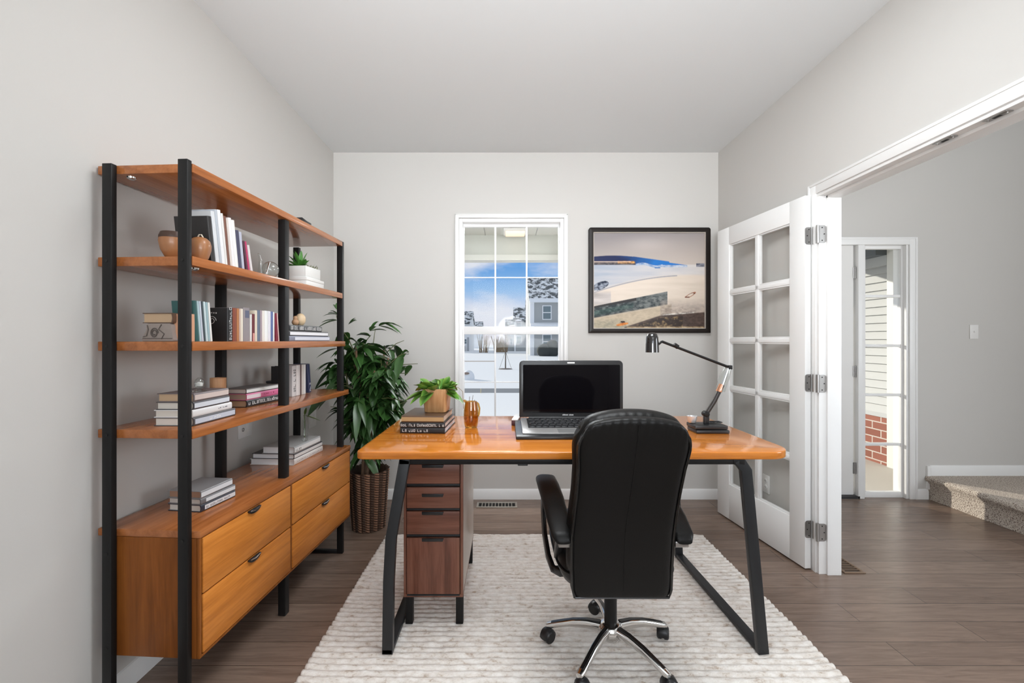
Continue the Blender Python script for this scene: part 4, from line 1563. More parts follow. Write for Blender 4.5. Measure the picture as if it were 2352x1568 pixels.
def rounded_poly(x0, x1, y0, y1, r, n=8):
    pts = []
    for cx, cy, a0, rr in ((x1 - r[1], y0 + r[1], -PI / 2, r[1]), (x1 - r[2], y1 - r[2], 0, r[2]), (x0 + r[3], y1 - r[3], PI / 2, r[3]), (x0 + r[0], y0 + r[0], PI, r[0])):
        for k in range(n + 1):
            a = a0 + PI / 2 * k / n
            pts.append((cx + rr * math.cos(a), cy + rr * math.sin(a)))
    return pts


m.prism(rounded_poly(-0.592, 1.138, 1.70, 2.515, (0.035, 0.10, 0.06, 0.06)), 'z', 0.785, DZ)
m.build('desk_top', M_desk, dk, 0.005, 3)
# frames
YF, YRr = 1.722, 2.488


def frame(pts_front, pts_rear, name):
    m = MB(dko)
    sec = (0.042, 0.026)
    m.tube([(p[0], YF, p[1]) for p in pts_front], 0, rect=sec, up=(0, 1, 0))
    o1 = m.build('leg', M_grey_black, dk, 0.0025)
    m = MB(dko)
    m.tube([(p[0], YRr, p[1]) for p in pts_rear], 0, rect=sec, up=(0, 1, 0))
    m.build('leg', M_grey_black, dk, 0.0025)
    a, b_ = pts_front[-1], pts_rear[-1]
    m = MB(dko)
    m.tube([(a[0], YF - 0.013, RZ + 0.011), (b_[0], YRr + 0.013, RZ + 0.011)], 0, rect=(0.042, 0.020))
    m.build('floor_bar', M_grey_black, dk, 0.003)
    a, b_ = pts_front[0], pts_rear[0]
    m = MB(dko)
    m.tube([(a[0], YF - 0.013, 0.7735), (b_[0], YRr + 0.013, 0.7735)], 0, rect=(0.044, 0.022))
    m.build('top_bar', M_black, dk, 0.003)


frame([(-0.400, 0.782), (-0.455, 0.47), (-0.464, 0.30), (-0.468, RZ)], [(-0.400, 0.782), (-0.455, 0.47), (-0.468, RZ)], 'left')
frame([(0.915, 0.782), (0.945, 0.74), (0.972, 0.45), (1.012, RZ)], [(0.955, 0.782), (0.965, 0.45), (0.985, RZ)], 'right')
m = MB(dko)
m.box(-0.38, 0.925, YF - 0.010, YF + 0.012, 0.763, 0.7845)
m.build('apron_bar', M_black, dk, 0.002)
m = MB(dko)
m.box(0.045, 0.085, YF - 0.004, YF + 0.012, 0.756, 0.763)
m.build('cable_clip', M_blackplastic, dk, 0.002)

# ------------------------------------------------------------------ drawer pedestal
po = Vector((-0.32, 2.16, 0.0))
pd = thing('drawer_pedestal', 'narrow walnut pedestal with four drawers under the left side of the desk', 'drawer unit', po)
px0, px1, py0, py1, pz0, pz1 = -0.432, -0.186, 1.872, 2.462, 0.147, 0.761
px0 = -0.4415
m = MB(po)
m.box(px0, px0 + 0.011, py0, py1, pz0 + 0.012, pz1)
m.box(px0, px1, py0, py1, pz0, pz0 + 0.012)
m.box(px1 - 0.012, px1, py0, py0 + 0.02, pz0 + 0.012, pz1)
m.box(px0 + 0.011, px1 - 0.012, py1 - 0.012, py1, pz0 + 0.012, pz1)
m.build('carcass', M_walnut_v, pd, 0.0015)
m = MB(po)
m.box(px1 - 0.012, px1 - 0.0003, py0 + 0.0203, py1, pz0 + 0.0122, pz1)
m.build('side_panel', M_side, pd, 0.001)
m = MB(po)
m.box(px0 + 0.0115, px1 - 0.0125, py0 + 0.012, py1 - 0.0125, pz0 + 0.0125, pz1)
m.build('drawer_box_core', M_dark, pd)
m = MB(po)
m.box(px0 + 0.0115, px1 - 0.0125, py0 - 0.002, py0 + 0.012, 0.722, pz1)
m.build('top_rail', M_black, pd, 0.002)
fx0, fx1 = px0 + 0.014, px1 - 0.0145
for (z1, z0, hz) in ((0.718, 0.636, 'top'), (0.620, 0.531, 'mid'), (0.517, 0.419, 'top'), (0.403, 0.1625, 'top')):
    m = MB(po)
    m.box(fx0, fx1, py0 - 0.004, py0 + 0.0115, z0, z1)
    d = m.build('drawer', M_walnut_v if z0 < 0.2 else M_walnut, pd, 0.0015)
    m = MB(po)
    zc = z1 - 0.006 if hz == 'top' else (z0 + z1) / 2 + 0.012
    xc = (fx0 + fx1) / 2
    m.prism([(xc - 0.048, zc + 0.006), (xc + 0.046, zc + 0.006), (xc + 0.042, zc - 0.006), (xc - 0.047, zc - 0.006)], 'y', py0 - 0.012, py0 - 0.0035)
    m.build('handle', M_blackplastic, d, 0.0015)
    m = MB(po)
    m.box(fx0, fx1, py0 - 0.003, py0 + 0.010, z0 - 0.0085, z0 - 0.002)
    m.build('lower_lip', M_grey_black, d, 0.001)
for x in (px0 + 0.002, px1 - 0.034):
    for y in (1.895, 2.41):
        m = MB(po)
        m.box(x, x + 0.032, y, y + 0.030, RZ - 0.001, pz0)
        m.build('leg', M_black, pd, 0.003)

# ------------------------------------------------------------------ things on the desk
g = 'books under the potted plant'
# pile with the spines facing the chair: spine toward -y
def front_book(label, x1, y, z, length, w, t, c, p, rz=0.0, **k):
    return book(label, (x1, y, z), (0, 0, -PI / 2 + rz), w, length, t, c, p, g, **k)


cx, cy, _ = on(919, 995, DZ)
bz = DZ + 0.0003
front_book('bottom black book with white lettering under the plant pot', cx, cy, bz, 0.212, 0.285, 0.0265, BLK, (0.62, 0.63, 0.68), R(-3), letters=(0.05, 0.6, 0.28, 0.72), lcol=(0.72, 0.72, 0.72))
bz += 0.0268
front_book('middle black book with a row of white letters under the plant pot', cx - 0.001, cy + 0.001, bz, 0.213, 0.265, 0.0235, BLK, (0.60, 0.50, 0.46), R(-3), letters=(0.02, 0.98, 0.25, 0.75), lcol=(0.72, 0.72, 0.70))
bz += 0.0238
front_book('thick tan-paged top book right under the plant pot', cx + 0.005, cy + 0.004, bz, 0.200, 0.245, 0.031, (0.10, 0.055, 0.03), (0.58, 0.46, 0.36), R(-3), band=((0.0, 1.0), (0.40, 0.26, 0.12)))
bz += 0.0313
pc = (cx + 0.153, cy + 0.135, bz)
t = thing('potted_plant', 'small bushy green plant in a light wooden pot on the desk books', 'potted plant', pc, R(-4))
M_potw = wood('honey_wood', (0.36, 0.185, 0.075), (0.50, 0.28, 0.125), (0.60, 0.37, 0.19), 'z', 0.45, 0.0, 1.6)
m = MB()


def sq(r, z, cr=0.25, n=6):
    pts = []
    q = r * cr
    for cx_, cy_, a0 in ((r - q, -r + q, -PI / 2), (r - q, r - q, 0), (-r + q, r - q, PI / 2), (-r + q, -r + q, PI)):
        for k in range(n + 1):
            a = a0 + PI / 2 * k / n
            pts.append((cx_ + q * math.cos(a), cy_ + q * math.sin(a), z))
    return pts


m.rings([sq(0.048, 0), sq(0.0535, 0.004), sq(0.062, 0.112), sq(0.062, 0.116), sq(0.056, 0.116), sq(0.054, 0.100)])
m.build('pot', M_potw, t, sharp=50)
m = MB()
m.rings([sq(0.0538, 0.100), sq(0.0538, 0.104)])
m.build('soil', pm('soil', (0.05, 0.035, 0.025), 0.95), t)
m = MB()
m.color((0, 0, 0))
rr = random.Random(11)
for k in range(60):
    a = rr.uniform(0, 2 * PI)
    e = rr.uniform(0.0, 1.25)
    d = (math.cos(a) * math.cos(e), math.sin(a) * math.cos(e), math.sin(e) + 0.1)
    gg = rr.uniform(0.6, 1.25)
    L = rr.uniform(0.095, 0.14) * (1.0 if e < .7 else 0.85)
    leaf(m, (0.028 * math.cos(a), 0.028 * math.sin(a), 0.104), d, L, rr.uniform(0.044, 0.062), rr.uniform(0.25, 0.75), (0.045 * gg, 0.17 * gg, 0.022 * gg), (0.20 * gg, 0.36 * gg, 0.06 * gg), 7, rr.uniform(0.05, 0.35), 0.58, rr.uniform(-.6, .6))
leaf(m, (-0.03, -0.02, 0.104), (-0.9, -0.35, 0.15), 0.115, 0.02, 0.55, (0.10, 0.05, 0.03), (0.22, 0.13, 0.07))
m.build('foliage', vcol('bright_leaf', 0.38, 0.5), t, sharp=70)
m = MB()
m.color((0.12, 0.13, 0.09))
m.tube([(0.03, 0.0, 0.10), (0.105, 0.0, 0.120), (0.128, 0, 0.100), (0.131, 0, 0.05), (0.132, 0, 0.014)], 0.0014, 6)
m.build('trailing_stem', M_twig, t)

vx, vy, _ = on(1082, 981, DZ)
t = thing('amber_vase', 'amber glass jug vase on the desk in front of the window', 'vase', (vx, vy, DZ + 0.0003))
m = MB()
pf = [(0.026, 0.0), (0.031, 0.003), (0.0355, 0.030), (0.037, 0.055), (0.036, 0.085), (0.033, 0.108), (0.030, 0.122), (0.029, 0.130)]
m.lathe(pf + [(0.0265, 0.130), (0.030, 0.105), (0.0335, 0.07), (0.032, 0.03), (0.022, 0.008)], n=36)


M_amber = glass('amber_glass', (0.84, 0.60, 0.26), 1.5, 2.2)


def amber():
    return M_amber


m.build('vase_body', amber(), t, sharp=60)
m = MB()
m.tube([(0.027, 0, 0.126), (0.036, 0, 0.118), (0.042, 0, 0.095), (0.0405, 0, 0.068), (0.0365, 0, 0.055)], [0.004, 0.005, 0.005, 0.0045, 0.004], 10)
m.build('vase_handle', amber(), t)
m = MB()
m.tube([(-0.026, 0, 0.128), (-0.034, 0, 0.134), (-0.038, 0, 0.133)], [0.008, 0.006, 0.003], 10)
m.build('spout', amber(), t)
m = MB()
for k in range(5):
    a = k * 1.3
    m.tube([(0.006 * math.cos(a), 0.006 * math.sin(a), 0.02), (0.012 * math.cos(a), 0.012 * math.sin(a), 0.12), (0.014 * math.cos(a) + 0.004, 0.012 * math.sin(a), 0.138 + 0.006 * k)], 0.0011, 5)
m.build('dry_sprig', M_bark, t)

# laptop
lo = Vector((0.335, 2.08, DZ + 0.0003))
lp = thing('laptop', 'open black laptop with a large dark screen and silver palm rest', 'laptop', lo)
LX0, LX1 = -0.262, 0.262
m = MB()
m.prism([(-0.170, 0.0), (0.165, 0.0), (0.165, 0.026), (-0.135, 0.0165), (-0.170, 0.014)], 'x', LX0 - 0.030, LX1 + 0.030)
m.build('bottom_case', M_blackplastic, lp, 0.003)
m = MB()
m.prism([(-0.132, 0.0166), (0.165, 0.0262), (0.165, 0.036), (-0.03, 0.028), (-0.132, 0.0215)], 'x', LX0, LX1)
m.build('palm_rest', pm('silver_plastic', (0.40, 0.39, 0.385), 0.35, 0.4), lp, 0.002)


def deckz(y):
    return 0.028 + (y + 0.03) * (0.008 / 0.195)


m = MB()
y0, y1 = -0.045, 0.145
m.prism([(y0, deckz(y0) - 0.002), (y1, deckz(y1) - 0.002), (y1, deckz(y1) + 0.0022), (y0, deckz(y0) + 0.0012)], 'x', LX0 + 0.03, LX1 - 0.03)
kb = m.build('keyboard', pm('key_bed', (0.02, 0.02, 0.021), 0.5), lp)
for r_ in range(5):
    ya = y0 + 0.008 + r_ * 0.036
    n = 15
    xk = LX0 + 0.036
    wk = (LX1 - LX0 - 0.072) / n
    m = MB()
    for k in range(n):
        off = (r_ % 2) * wk * 0.3
        xa = xk + k * wk + off
        if xa + wk - 0.004 > LX1 - 0.032:
            continue
        m.prism([(ya, deckz(ya) + 0.001), (ya + 0.031, deckz(ya + 0.031) + 0.001), (ya + 0.029, deckz(ya + 0.029) + 0.006), (ya + 0.002, deckz(ya) + 0.006)], 'x', xa, xa + wk - 0.004)
    m.build('key_row', pm('keys', (0.018, 0.018, 0.02), 0.3), kb, 0.0008)
m = MB()
m.prism([(-0.128, 0.0212), (-0.060, 0.0256), (-0.060, 0.0268), (-0.128, 0.0224)], 'x', -0.10, 0.06)
m.build('touchpad', pm('grey_pad', (0.20, 0.20, 0.20), 0.35), lp)
# lid
TL = R(0.3)
lid = bpy.data.objects.new('screen_lid', None)


def lidpt(x, h, d):
    return (x, 0.168 + h * math.sin(TL) + d * math.cos(TL), 0.040 + h * math.cos(TL) - d * math.sin(TL))


LH = 0.292


def lid_prism(m, pts, d0, d1):
    A = [m.v(lidpt(x, h, d0)) for x, h in pts]
    B = [m.v(lidpt(x, h, d1)) for x, h in pts]
    n = len(pts)
    for i in range(n):
        m.f([A[i], A[(i + 1) % n], B[(i + 1) % n], B[i]])
    m.f(A[::-1])
    m.f(B)


def rrect(x0, x1, y0, y1, r0, r1, n=6):
    pts = []
    for cx_, cy_, a0, rr_ in ((x1 - r0, y0 + r0, -PI / 2, r0), (x1 - r1, y1 - r1, 0, r1), (x0 + r1, y1 - r1, PI / 2, r1), (x0 + r0, y0 + r0, PI, r0)):
        for k in range(n + 1):
            a = a0 + PI / 2 * k / n
            pts.append((cx_ + rr_ * math.cos(a), cy_ + rr_ * math.sin(a)))
    return pts


bpy.data.objects.remove(lid)
m = MB()
lid_prism(m, rrect(-0.268, 0.268, 0, LH, 0.006, 0.022), 0, 0.016)
lid = m.build('screen_lid', pm('black_bezel', (0.018, 0.018, 0.019), 0.28), lp, 0.003)
m = MB()
lid_prism(m, rrect(-0.249, 0.252, 0.022, LH - 0.022, 0.004, 0.006), -0.0012, 0.0005)
m.build('display', pm('dark_display', (0.0035, 0.003, 0.004), 0.05, spec=0.15), lid)
m = MB()
lid_prism(m, rrect(-0.020, 0.018, LH - 0.015, LH - 0.0085, 0.001, 0.001), -0.0012, 0.0005)
m.build('white_sticker', M_white, lid)
m = MB()
x = -0.045
rr = random.Random(5)
for k in range(13):
    w = rr.uniform(0.0022, 0.0036)
    h = 0.0055 if rr.random() < 0.8 else 0.007
    if k == 7:
        x += 0.004
    lid_prism(m, [(x, 0.0085), (x + w, 0.0085), (x + w, 0.0085 + h), (x, 0.0085 + h)], -0.0009, 0.0005)
    x += w + 0.0011
m.build('badge_lettering', pm('ink_0.60_0.60_0.60', (0.6, 0.6, 0.6), 0.5), lid)
m = MB()
m.cyl((-0.22, 0.170, 0.037), (0.22, 0.170, 0.037), 0.006, 12)
m.build('hinge_bar', M_blackplastic, lp)
t = thing('maroon_notebook', 'maroon and white notebook corner sticking out left of the laptop', 'notebook', (on(1176, 977, DZ)[0] - 0.003, on(1176, 977, DZ)[1], DZ + 0.0003), R(-8))
m = MB()
m.box(0.0, 0.032, 0.0, 0.16, 0.0, 0.026)
m.build('cover', pm('maroon_cover', (0.07, 0.022, 0.03), 0.45), t, 0.002)
m = MB()
m.box(0.0015, 0.0335, 0.0015, 0.1585, 0.0262, 0.032)
m.build('paper', M_white, t)

# lamp
l0 = on(1640, 996, DZ)
LY = l0[1] + 0.05
t = thing('desk_lamp', 'black swing-arm desk lamp at the right end of the desk', 'lamp', (0.963, LY, DZ + 0.0003))
lo = (0.963, LY, DZ + 0.0003)
m = MB()
m.box(-0.075, 0.080, -0.052, 0.055, 0.0, 0.016)
m.build('base', M_blackplastic, t, 0.003)
m = MB()
m.box(-0.078, 0.076, -0.044, 0.058, 0.018, 0.036)
m.build('upper_base', M_blackplastic, t, 0.003)


def L(px, py, dy=0.0):
    p = at(px, py, LY + dy)
    return (p[0] - lo[0], p[1] - lo[1], p[2] - lo[2])


A0, A1, A2, A3 = L(1622, 950), L(1654, 894), L(1674, 843), L(1520, 784)
m = MB()
m.box(A0[0] - 0.012, A0[0] + 0.012, -0.010, 0.010, 0.036, A0[2] + 0.004)
m.build('upright', M_blackplastic, t, 0.003)
m = MB()
m.cyl((A0[0] - 0.003, -0.016, A0[2]), (A0[0] - 0.003, 0.016, A0[2]), 0.014, 16)
m.build('lower_joint', M_black, t, 0.002)
m = MB()
m.tube([A0, L(1640, 922), A1, L(1660, 884)], [0.0105, 0.0105, 0.010, 0.008], 12)
m.build('lower_arm', pm('bronze_black', (0.025, 0.02, 0.017), 0.35), t)
m = MB()
m.tube([L(1654, 897), L(1664, 866), L(1671, 846)], [0.021, 0.023, 0.017], 16)
m.build('clear_sleeve', M_clear, t)
m = MB()
m.tube([L(1651, 899), L(1657, 882)], [0.014, 0.010], 12)
m.build('copper_collar', pm('copper', (0.6, 0.28, 0.16), 0.3, 0.9), t)
m = MB()
m.tube([L(1660, 884), A2], 0.006, 10)
m.build('inner_rod', M_chrome, t)
m = MB()
a = L(1676, 843)
m.box(a[0] - 0.009, a[0] + 0.009, -0.010, 0.010, a[2] - 0.010, a[2] + 0.009)
m.build('elbow_joint', M_black, t, 0.002)
m = MB()
m.tube([A2, A3], 0.0062, 12)
m.build('upper_arm', M_black, t)
m = MB()
m.tube([L(1548, 791), L(1557, 797)], 0.011, 12)
m.build('arm_slider', M_black, t)
m = MB()
m.tube([A3, L(1514, 790), L(1508, 783)], 0.006, 10)
m.build('head_hinge', M_black, t)
hc = L(1498, 809)
m = MB()
m.lathe([(0.0315, 0.0), (0.0305, 0.04), (0.028, 0.072), (0.022, 0.088), (0.010, 0.094), (0.004, 0.0945), (0.004, 0.091), (0.018, 0.085), (0.026, 0.07), (0.0285, 0.04), (0.0298, 0.002)], hc, 32)
m.build('lamp_shade', pm('gloss_black', (0.010, 0.009, 0.009), 0.12, coat=0.6), t, sharp=50)
m = MB()
m.ball((hc[0], hc[1], hc[2] + 0.03), 0.016, 0.016, 0.022, 14, 8)
m.build('bulb', M_white, t)

zb = DZ + 0.0003 + 0.0363
t = thing('silver_bowl', 'small white and silver bowl against the foot of the desk lamp', 'bowl', (on(1612, 980, DZ + .036)[0] - 0.006, LY + 0.025, zb))
m = MB()
m.lathe([(0.010, 0.0), (0.016, 0.003), (0.022, 0.018), (0.024, 0.034), (0.022, 0.034), (0.019, 0.018), (0.008, 0.005)], n=24)
m.build('bowl_body', pm('silver_white', (0.72, 0.72, 0.73), 0.25, 0.4), t, sharp=60)
t = thing('black_glasses', 'folded black glasses lying on the lamp base', 'glasses', (1.008, LY + 0.012, zb))
m = MB()
for s in (-0.017, 0.017):
    m.tube([(s + 0.013 * math.cos(a), 0.010 * math.sin(a), 0.006) for a in [2 * PI * k / 18 for k in range(19)]], 0.0018, 6)
m.build('rims', M_blackplastic, t)
m = MB()
m.tube([(-0.030, 0.0, 0.006), (-0.026, 0.028, 0.003), (0.020, 0.032, 0.003)], 0.0018, 6)
m.build('temple', M_blackplastic, t)
m = MB()
m.tube([(0.030, 0.0, 0.006), (0.028, 0.026, 0.006), (-0.020, 0.030, 0.006)], 0.0018, 6)
m.build('temple', M_blackplastic, t)
m = MB()
for s in (-0.017, 0.017):
    m.lathe([(0.0115, 0.0), (0.0115, 0.001)], (s, 0, 0.0055), 18, 1.0, 0.77)
m.build('lenses', glass('dark_lens', (0.25, 0.25, 0.26)), t)

# ------------------------------------------------------------------ framed picture
def picture():
    x0, x1 = at(1352.5, 0, YB - 0.03)[0], at(1632.5, 0, YB - 0.03)[0]
    z1, z0 = at(0, 522, YB - 0.03)[2], at(0, 764.5, YB - 0.03)[2]
    o = ((x0 + x1) / 2, YB, (z0 + z1) / 2)
    t = thing('framed_picture', 'dark framed beach picture with a blue headland on the window wall', 'picture', o)
    W, Hh = (x1 - x0) / 2, (z1 - z0) / 2
    fw = 0.036
    m = MB()
    outer = rrect(-W, W, -Hh, Hh, 0.004, 0.018)
    inner = rrect(-W + fw, W - fw, -Hh + fw * 0.95, Hh - fw * 0.95, 0.001, 0.001)
    rs = []
    for pts, y in ((outer, -0.0005), (outer, -0.030), (inner, -0.034), (inner, -0.012)):
        rs.append([(p[0], y, p[1]) for p in pts])
    V = [[m.v(p) for p in r] for r in rs]
    n = len(outer)
    for a, b_ in zip(V, V[1:]):
        for i in range(n):
            m.f([a[i], a[(i + 1) % n], b_[(i + 1) % n], b_[i]])
    m.build('frame', pm('dark_frame', (0.016, 0.012, 0.0105), 0.38, spec=0.25), t, 0.002)
    m = MB()
    iw, ih = W - fw, Hh - fw * 0.95
    e = 0.006
    for q in ((-iw, -iw + e, -ih, ih), (iw - e, iw, -ih, ih), (-iw + e, iw - e, ih - e, ih), (-iw + e, iw - e, -ih, -ih + e)):
        m.box(q[0], q[1], -0.022, -0.0125, q[2], q[3])
    m.build('inner_lip', pm('pale_lip', (0.55, 0.49, 0.43), 0.4), t)
    nx, nz = 300, 250
    rng = np.random.RandomState(2)

    def fbm(sx, sz, seed):
        r = np.random.RandomState(seed)
        out = np.zeros((nz, nx))
        amp = 1.0
        tot = 0
        for oc in range(4):
            gx, gz = max(2, int(sx * 2 ** oc)), max(2, int(sz * 2 ** oc))
            gr = r.rand(gz + 2, gx + 2)
            uu = np.linspace(0, gx, nx)
            vv = np.linspace(0, gz, nz)
            iu = uu.astype(int)
            iv = vv.astype(int)
            fu = (uu - iu)[None, :]
            fv = (vv - iv)[:, None]
            a = gr[iv][:, iu]
            b2 = gr[iv][:, iu + 1]
            c2 = gr[iv + 1][:, iu]
            d2 = gr[iv + 1][:, iu + 1]
            out += amp * ((a * (1 - fu) + b2 * fu) * (1 - fv) + (c2 * (1 - fu) + d2 * fu) * fv)
            tot += amp
            amp *= 0.55
        return out / tot
    u = np.linspace(0, 1, nx)[None, :].repeat(nz, 0)
    v = np.linspace(0, 1, nz)[:, None].repeat(nx, 1)

    def lin(c):
        c = np.array(c, float) / 255
        return np.where(c <= 0.04045, c / 12.92, ((c + 0.055) / 1.055) ** 2.4)
    n1, n2, n3 = fbm(6, 12, 1), fbm(40, 60, 2), fbm(4, 30, 3)
    C = np.zeros((nz, nx, 3))

    def put(mask, c, soft=None):
        mask = np.clip(mask.astype(float), 0, 1)[..., None]
        c = np.asarray(c, float)
        C[:] = C * (1 - mask) + c * mask

    def mixc(a, b2, k):
        k = np.clip(k, 0, 1)[..., None]
        return lin(a) * (1 - k) + lin(b2) * k

    def step(x, w=0.006):
        return np.clip(x / w + 0.5, 0, 1)
    # sky
    sky = mixc((146, 140, 141), (198, 186, 176), (v / 0.3) * 0.75 + (u - .5) * .35)
    sky = sky * (1 + 0.25 * np.exp(-(((u - .47) / .2) ** 2 + ((v - .12) / .07) ** 2)))[..., None]
    C[:] = sky
    # pale water
    hor = 0.335 + 0.0 * u
    water = mixc((168, 176, 190), (214, 208, 204), u * 1.0 + (v - .34) * 1.2 + (n3 - .5) * .9)
    put(step(v - hor), water)
    # sand
    edge = 0.625 - 0.42 * u + 0.24 * u ** 2
    put(step(v - edge, 0.03), mixc((214, 200, 184), (226, 212, 198), n3 * 1.6 - .3))
    put(step(v - edge) * step(edge + 0.010 - v) * (u < .75), lin((150, 150, 158)))
    # headland
    top = np.where(u < 0.36, 0.252 - 0.012 * np.sin(u / 0.36 * PI), 0.25 + (u - 0.36) * 0.163)
    top = np.where(u > 0.68, top + 0.012, top)
    bot = np.where(u < 0.36, 0.30, 0.33 + 0.015 * np.sin(u * 25))
    bot = np.where(u > 0.62, 0.34, bot)
    hd = mixc((22, 34, 78), (28, 112, 190), (u - .25) * 3.5 + (n1 - .5) * .8)
    put(step(v - top) * step(bot - v) * (u < .84), hd)
    put((u < .38) * step(v - .302) * step(.338 - v), mixc((40, 42, 58), (120, 108, 104), n2 * 2.2 - .6))
    put((u > .22) * (u < .37) * step(v - .298) * step(.322 - v), mixc((120, 82, 46), (226, 168, 98), n2 * 2.4 - .7))
    put((u < .34) * step(v - .302, .003) * step(.309 - v, .003), lin((214, 190, 172)))
    put((u > .38) * (u < .84) * step(v - bot) * step(bot + .022 - v), mixc((60, 120, 180), (196, 204, 214), n2 * 2.0 - .4))
    put((u > .55) * (u < .60) * step(v - .362) * step(.374 - v), lin((60, 110, 168)))
    put((u > .92) * step(v - .322) * step(.358 - v), mixc((40, 48, 66), (150, 150, 160), n2 * 2 - .5))
    # rock at the left
    rk = ((u - .065) / .075) ** 2 + ((v - .555 + (u - .065) * .35) / .042) ** 2
    put((rk < 1), mixc((16, 28, 52), (168, 176, 190), n2 * 3.0 - 1.25))
    # ripples at left
    put((u < .16) * step(v - .62, .04) * step(.76 - v, .04) * 0.7, mixc((150, 146, 150), (206, 200, 200), n3 * 2 - .5))
    # dark weedy band
    bt = 0.77 - 0.235 * u
    bb_ = 0.895 - 0.215 * u
    inb = step(v - bt, .004) * step(bb_ - v, .012) * (u < .665)
    band = mixc((34, 46, 50), (120, 124, 122), n2 * 2.2 - .75 + (u - .3) * 1.1)
    put(inb, band)
    put((u < .385) * step(v - bt, .004) * step(bt + .018 + .03 * u - v, .004), lin((44, 42, 42)))
    put((u < .36) * step(v - bt - .05) * step(bt + .10 - v, .02) * 0.6, mixc((18, 46, 48), (70, 100, 92), n2 * 2 - .5))
    # lower sand
    put((u < .7) * step(v - bb_, .02), mixc((176, 160, 138), (200, 184, 160), n2 * 1.6 - .3))
    put((u < .3) * step(v - .92, .06) * .7, mixc((120, 126, 112), (180, 166, 140), n2 * 2 - .5))
    put((u > .6) * step(v - .74, .12) * .75, mixc((120, 108, 104), (190, 174, 160), n2 * 1.8 - .5))
    # dark bank
    bk = np.where(u < .6, .985 - (u - .28) * .38, .865 - (u - .6) * .09)
    put((u > .28) * step(v - bk, .01), mixc((58, 46, 42), (96, 80, 72), n2 * 1.6 - .3))
    put((u > .62) * (u < .9) * step(v - bk + .012, .006) * step(bk - v, .006), mixc((120, 110, 104), (232, 226, 216), n2 * 2.4 - .6))
    put((u > .38) * (u < .8) * step(v - bk - .02, .02) * step(.985 - v) * 0.75, mixc((44, 34, 28), (196, 164, 112), n2 * 3.2 - 1.75))
    put(step(v - .98) * (u > .3), mixc((110, 84, 52), (200, 176, 140), n2 * 2 - .5))
    # kayak and small marks
    kk = ((u - .26) / .055) ** 2 + ((v - .955 + (u - .26) * .2) / .014) ** 2
    put(kk < 1, mixc((180, 92, 34), (226, 150, 70), n2 * 2 - .5))
    put((((u - .265) / .02) ** 2 + ((v - .93) / .01) ** 2) < 1, lin((46, 30, 24)))
    b1 = np.abs(((u - .865) / .05) ** 2 + ((v - .655 + (u - .865) * .6) / .018) ** 2 - 0.8)
    put((b1 < .35) * (v < .675), mixc((86, 48, 34), (180, 120, 90), n2 * 2 - .5))
    put((u > .82) * (u < .86) * step(v - .668) * step(.680 - v), lin((110, 62, 42)))
    me = bpy.data.meshes.new('picture_print')
    X = (u * 2 - 1) * (iw - 0.001)
    Z = (1 - v * 2) * (ih - 0.001)
    V3 = np.stack([X, np.full_like(X, -0.013), Z], -1).reshape(-1, 3)
    i = np.arange((nz - 1) * (nx - 1))
    r_, c_ = i // (nx - 1), i % (nx - 1)
    a = r_ * nx + c_
    Fq = np.stack([a, a + nx, a + nx + 1, a + 1], -1)
    me.vertices.add(len(V3))
    me.vertices.foreach_set('co', V3.ravel())
    me.loops.add(Fq.size)
    me.loops.foreach_set('vertex_index', Fq.ravel().astype(np.int32))
    me.polygons.add(len(Fq))
    me.polygons.foreach_set('loop_start', (np.arange(len(Fq)) * 4).astype(np.int32))
    me.update()
    at_ = me.attributes.new('Col', 'FLOAT_COLOR', 'POINT')
    cc = np.concatenate([np.clip(C.reshape(-1, 3), 0, 1), np.ones((nx * nz, 1))], 1)
    at_.data.foreach_set('color', cc.ravel().astype(np.float32))
    me.materials.append(vcol('picture_print', 0.35, 0.3))
    ob = bpy.data.objects.new('picture_print', me)
    COL.objects.link(ob)
    ob.parent = t
    m = MB()
    m.box(-iw - 0.01, iw + 0.01, -0.0125, -0.0008, -ih - 0.01, ih + 0.01)
    m.build('backing_board', M_dark, t)


picture()

# ------------------------------------------------------------------ office chair
HX, HY = 0.412, 1.722
ch = thing('office_chair', 'black leather high-back office chair on a five-star chrome base, seen from behind', 'office chair', (HX, HY, RZ))


def cw(X, Y, z):                      # room point -> chair frame
    return (X - HX, Y - HY, z - RZ)


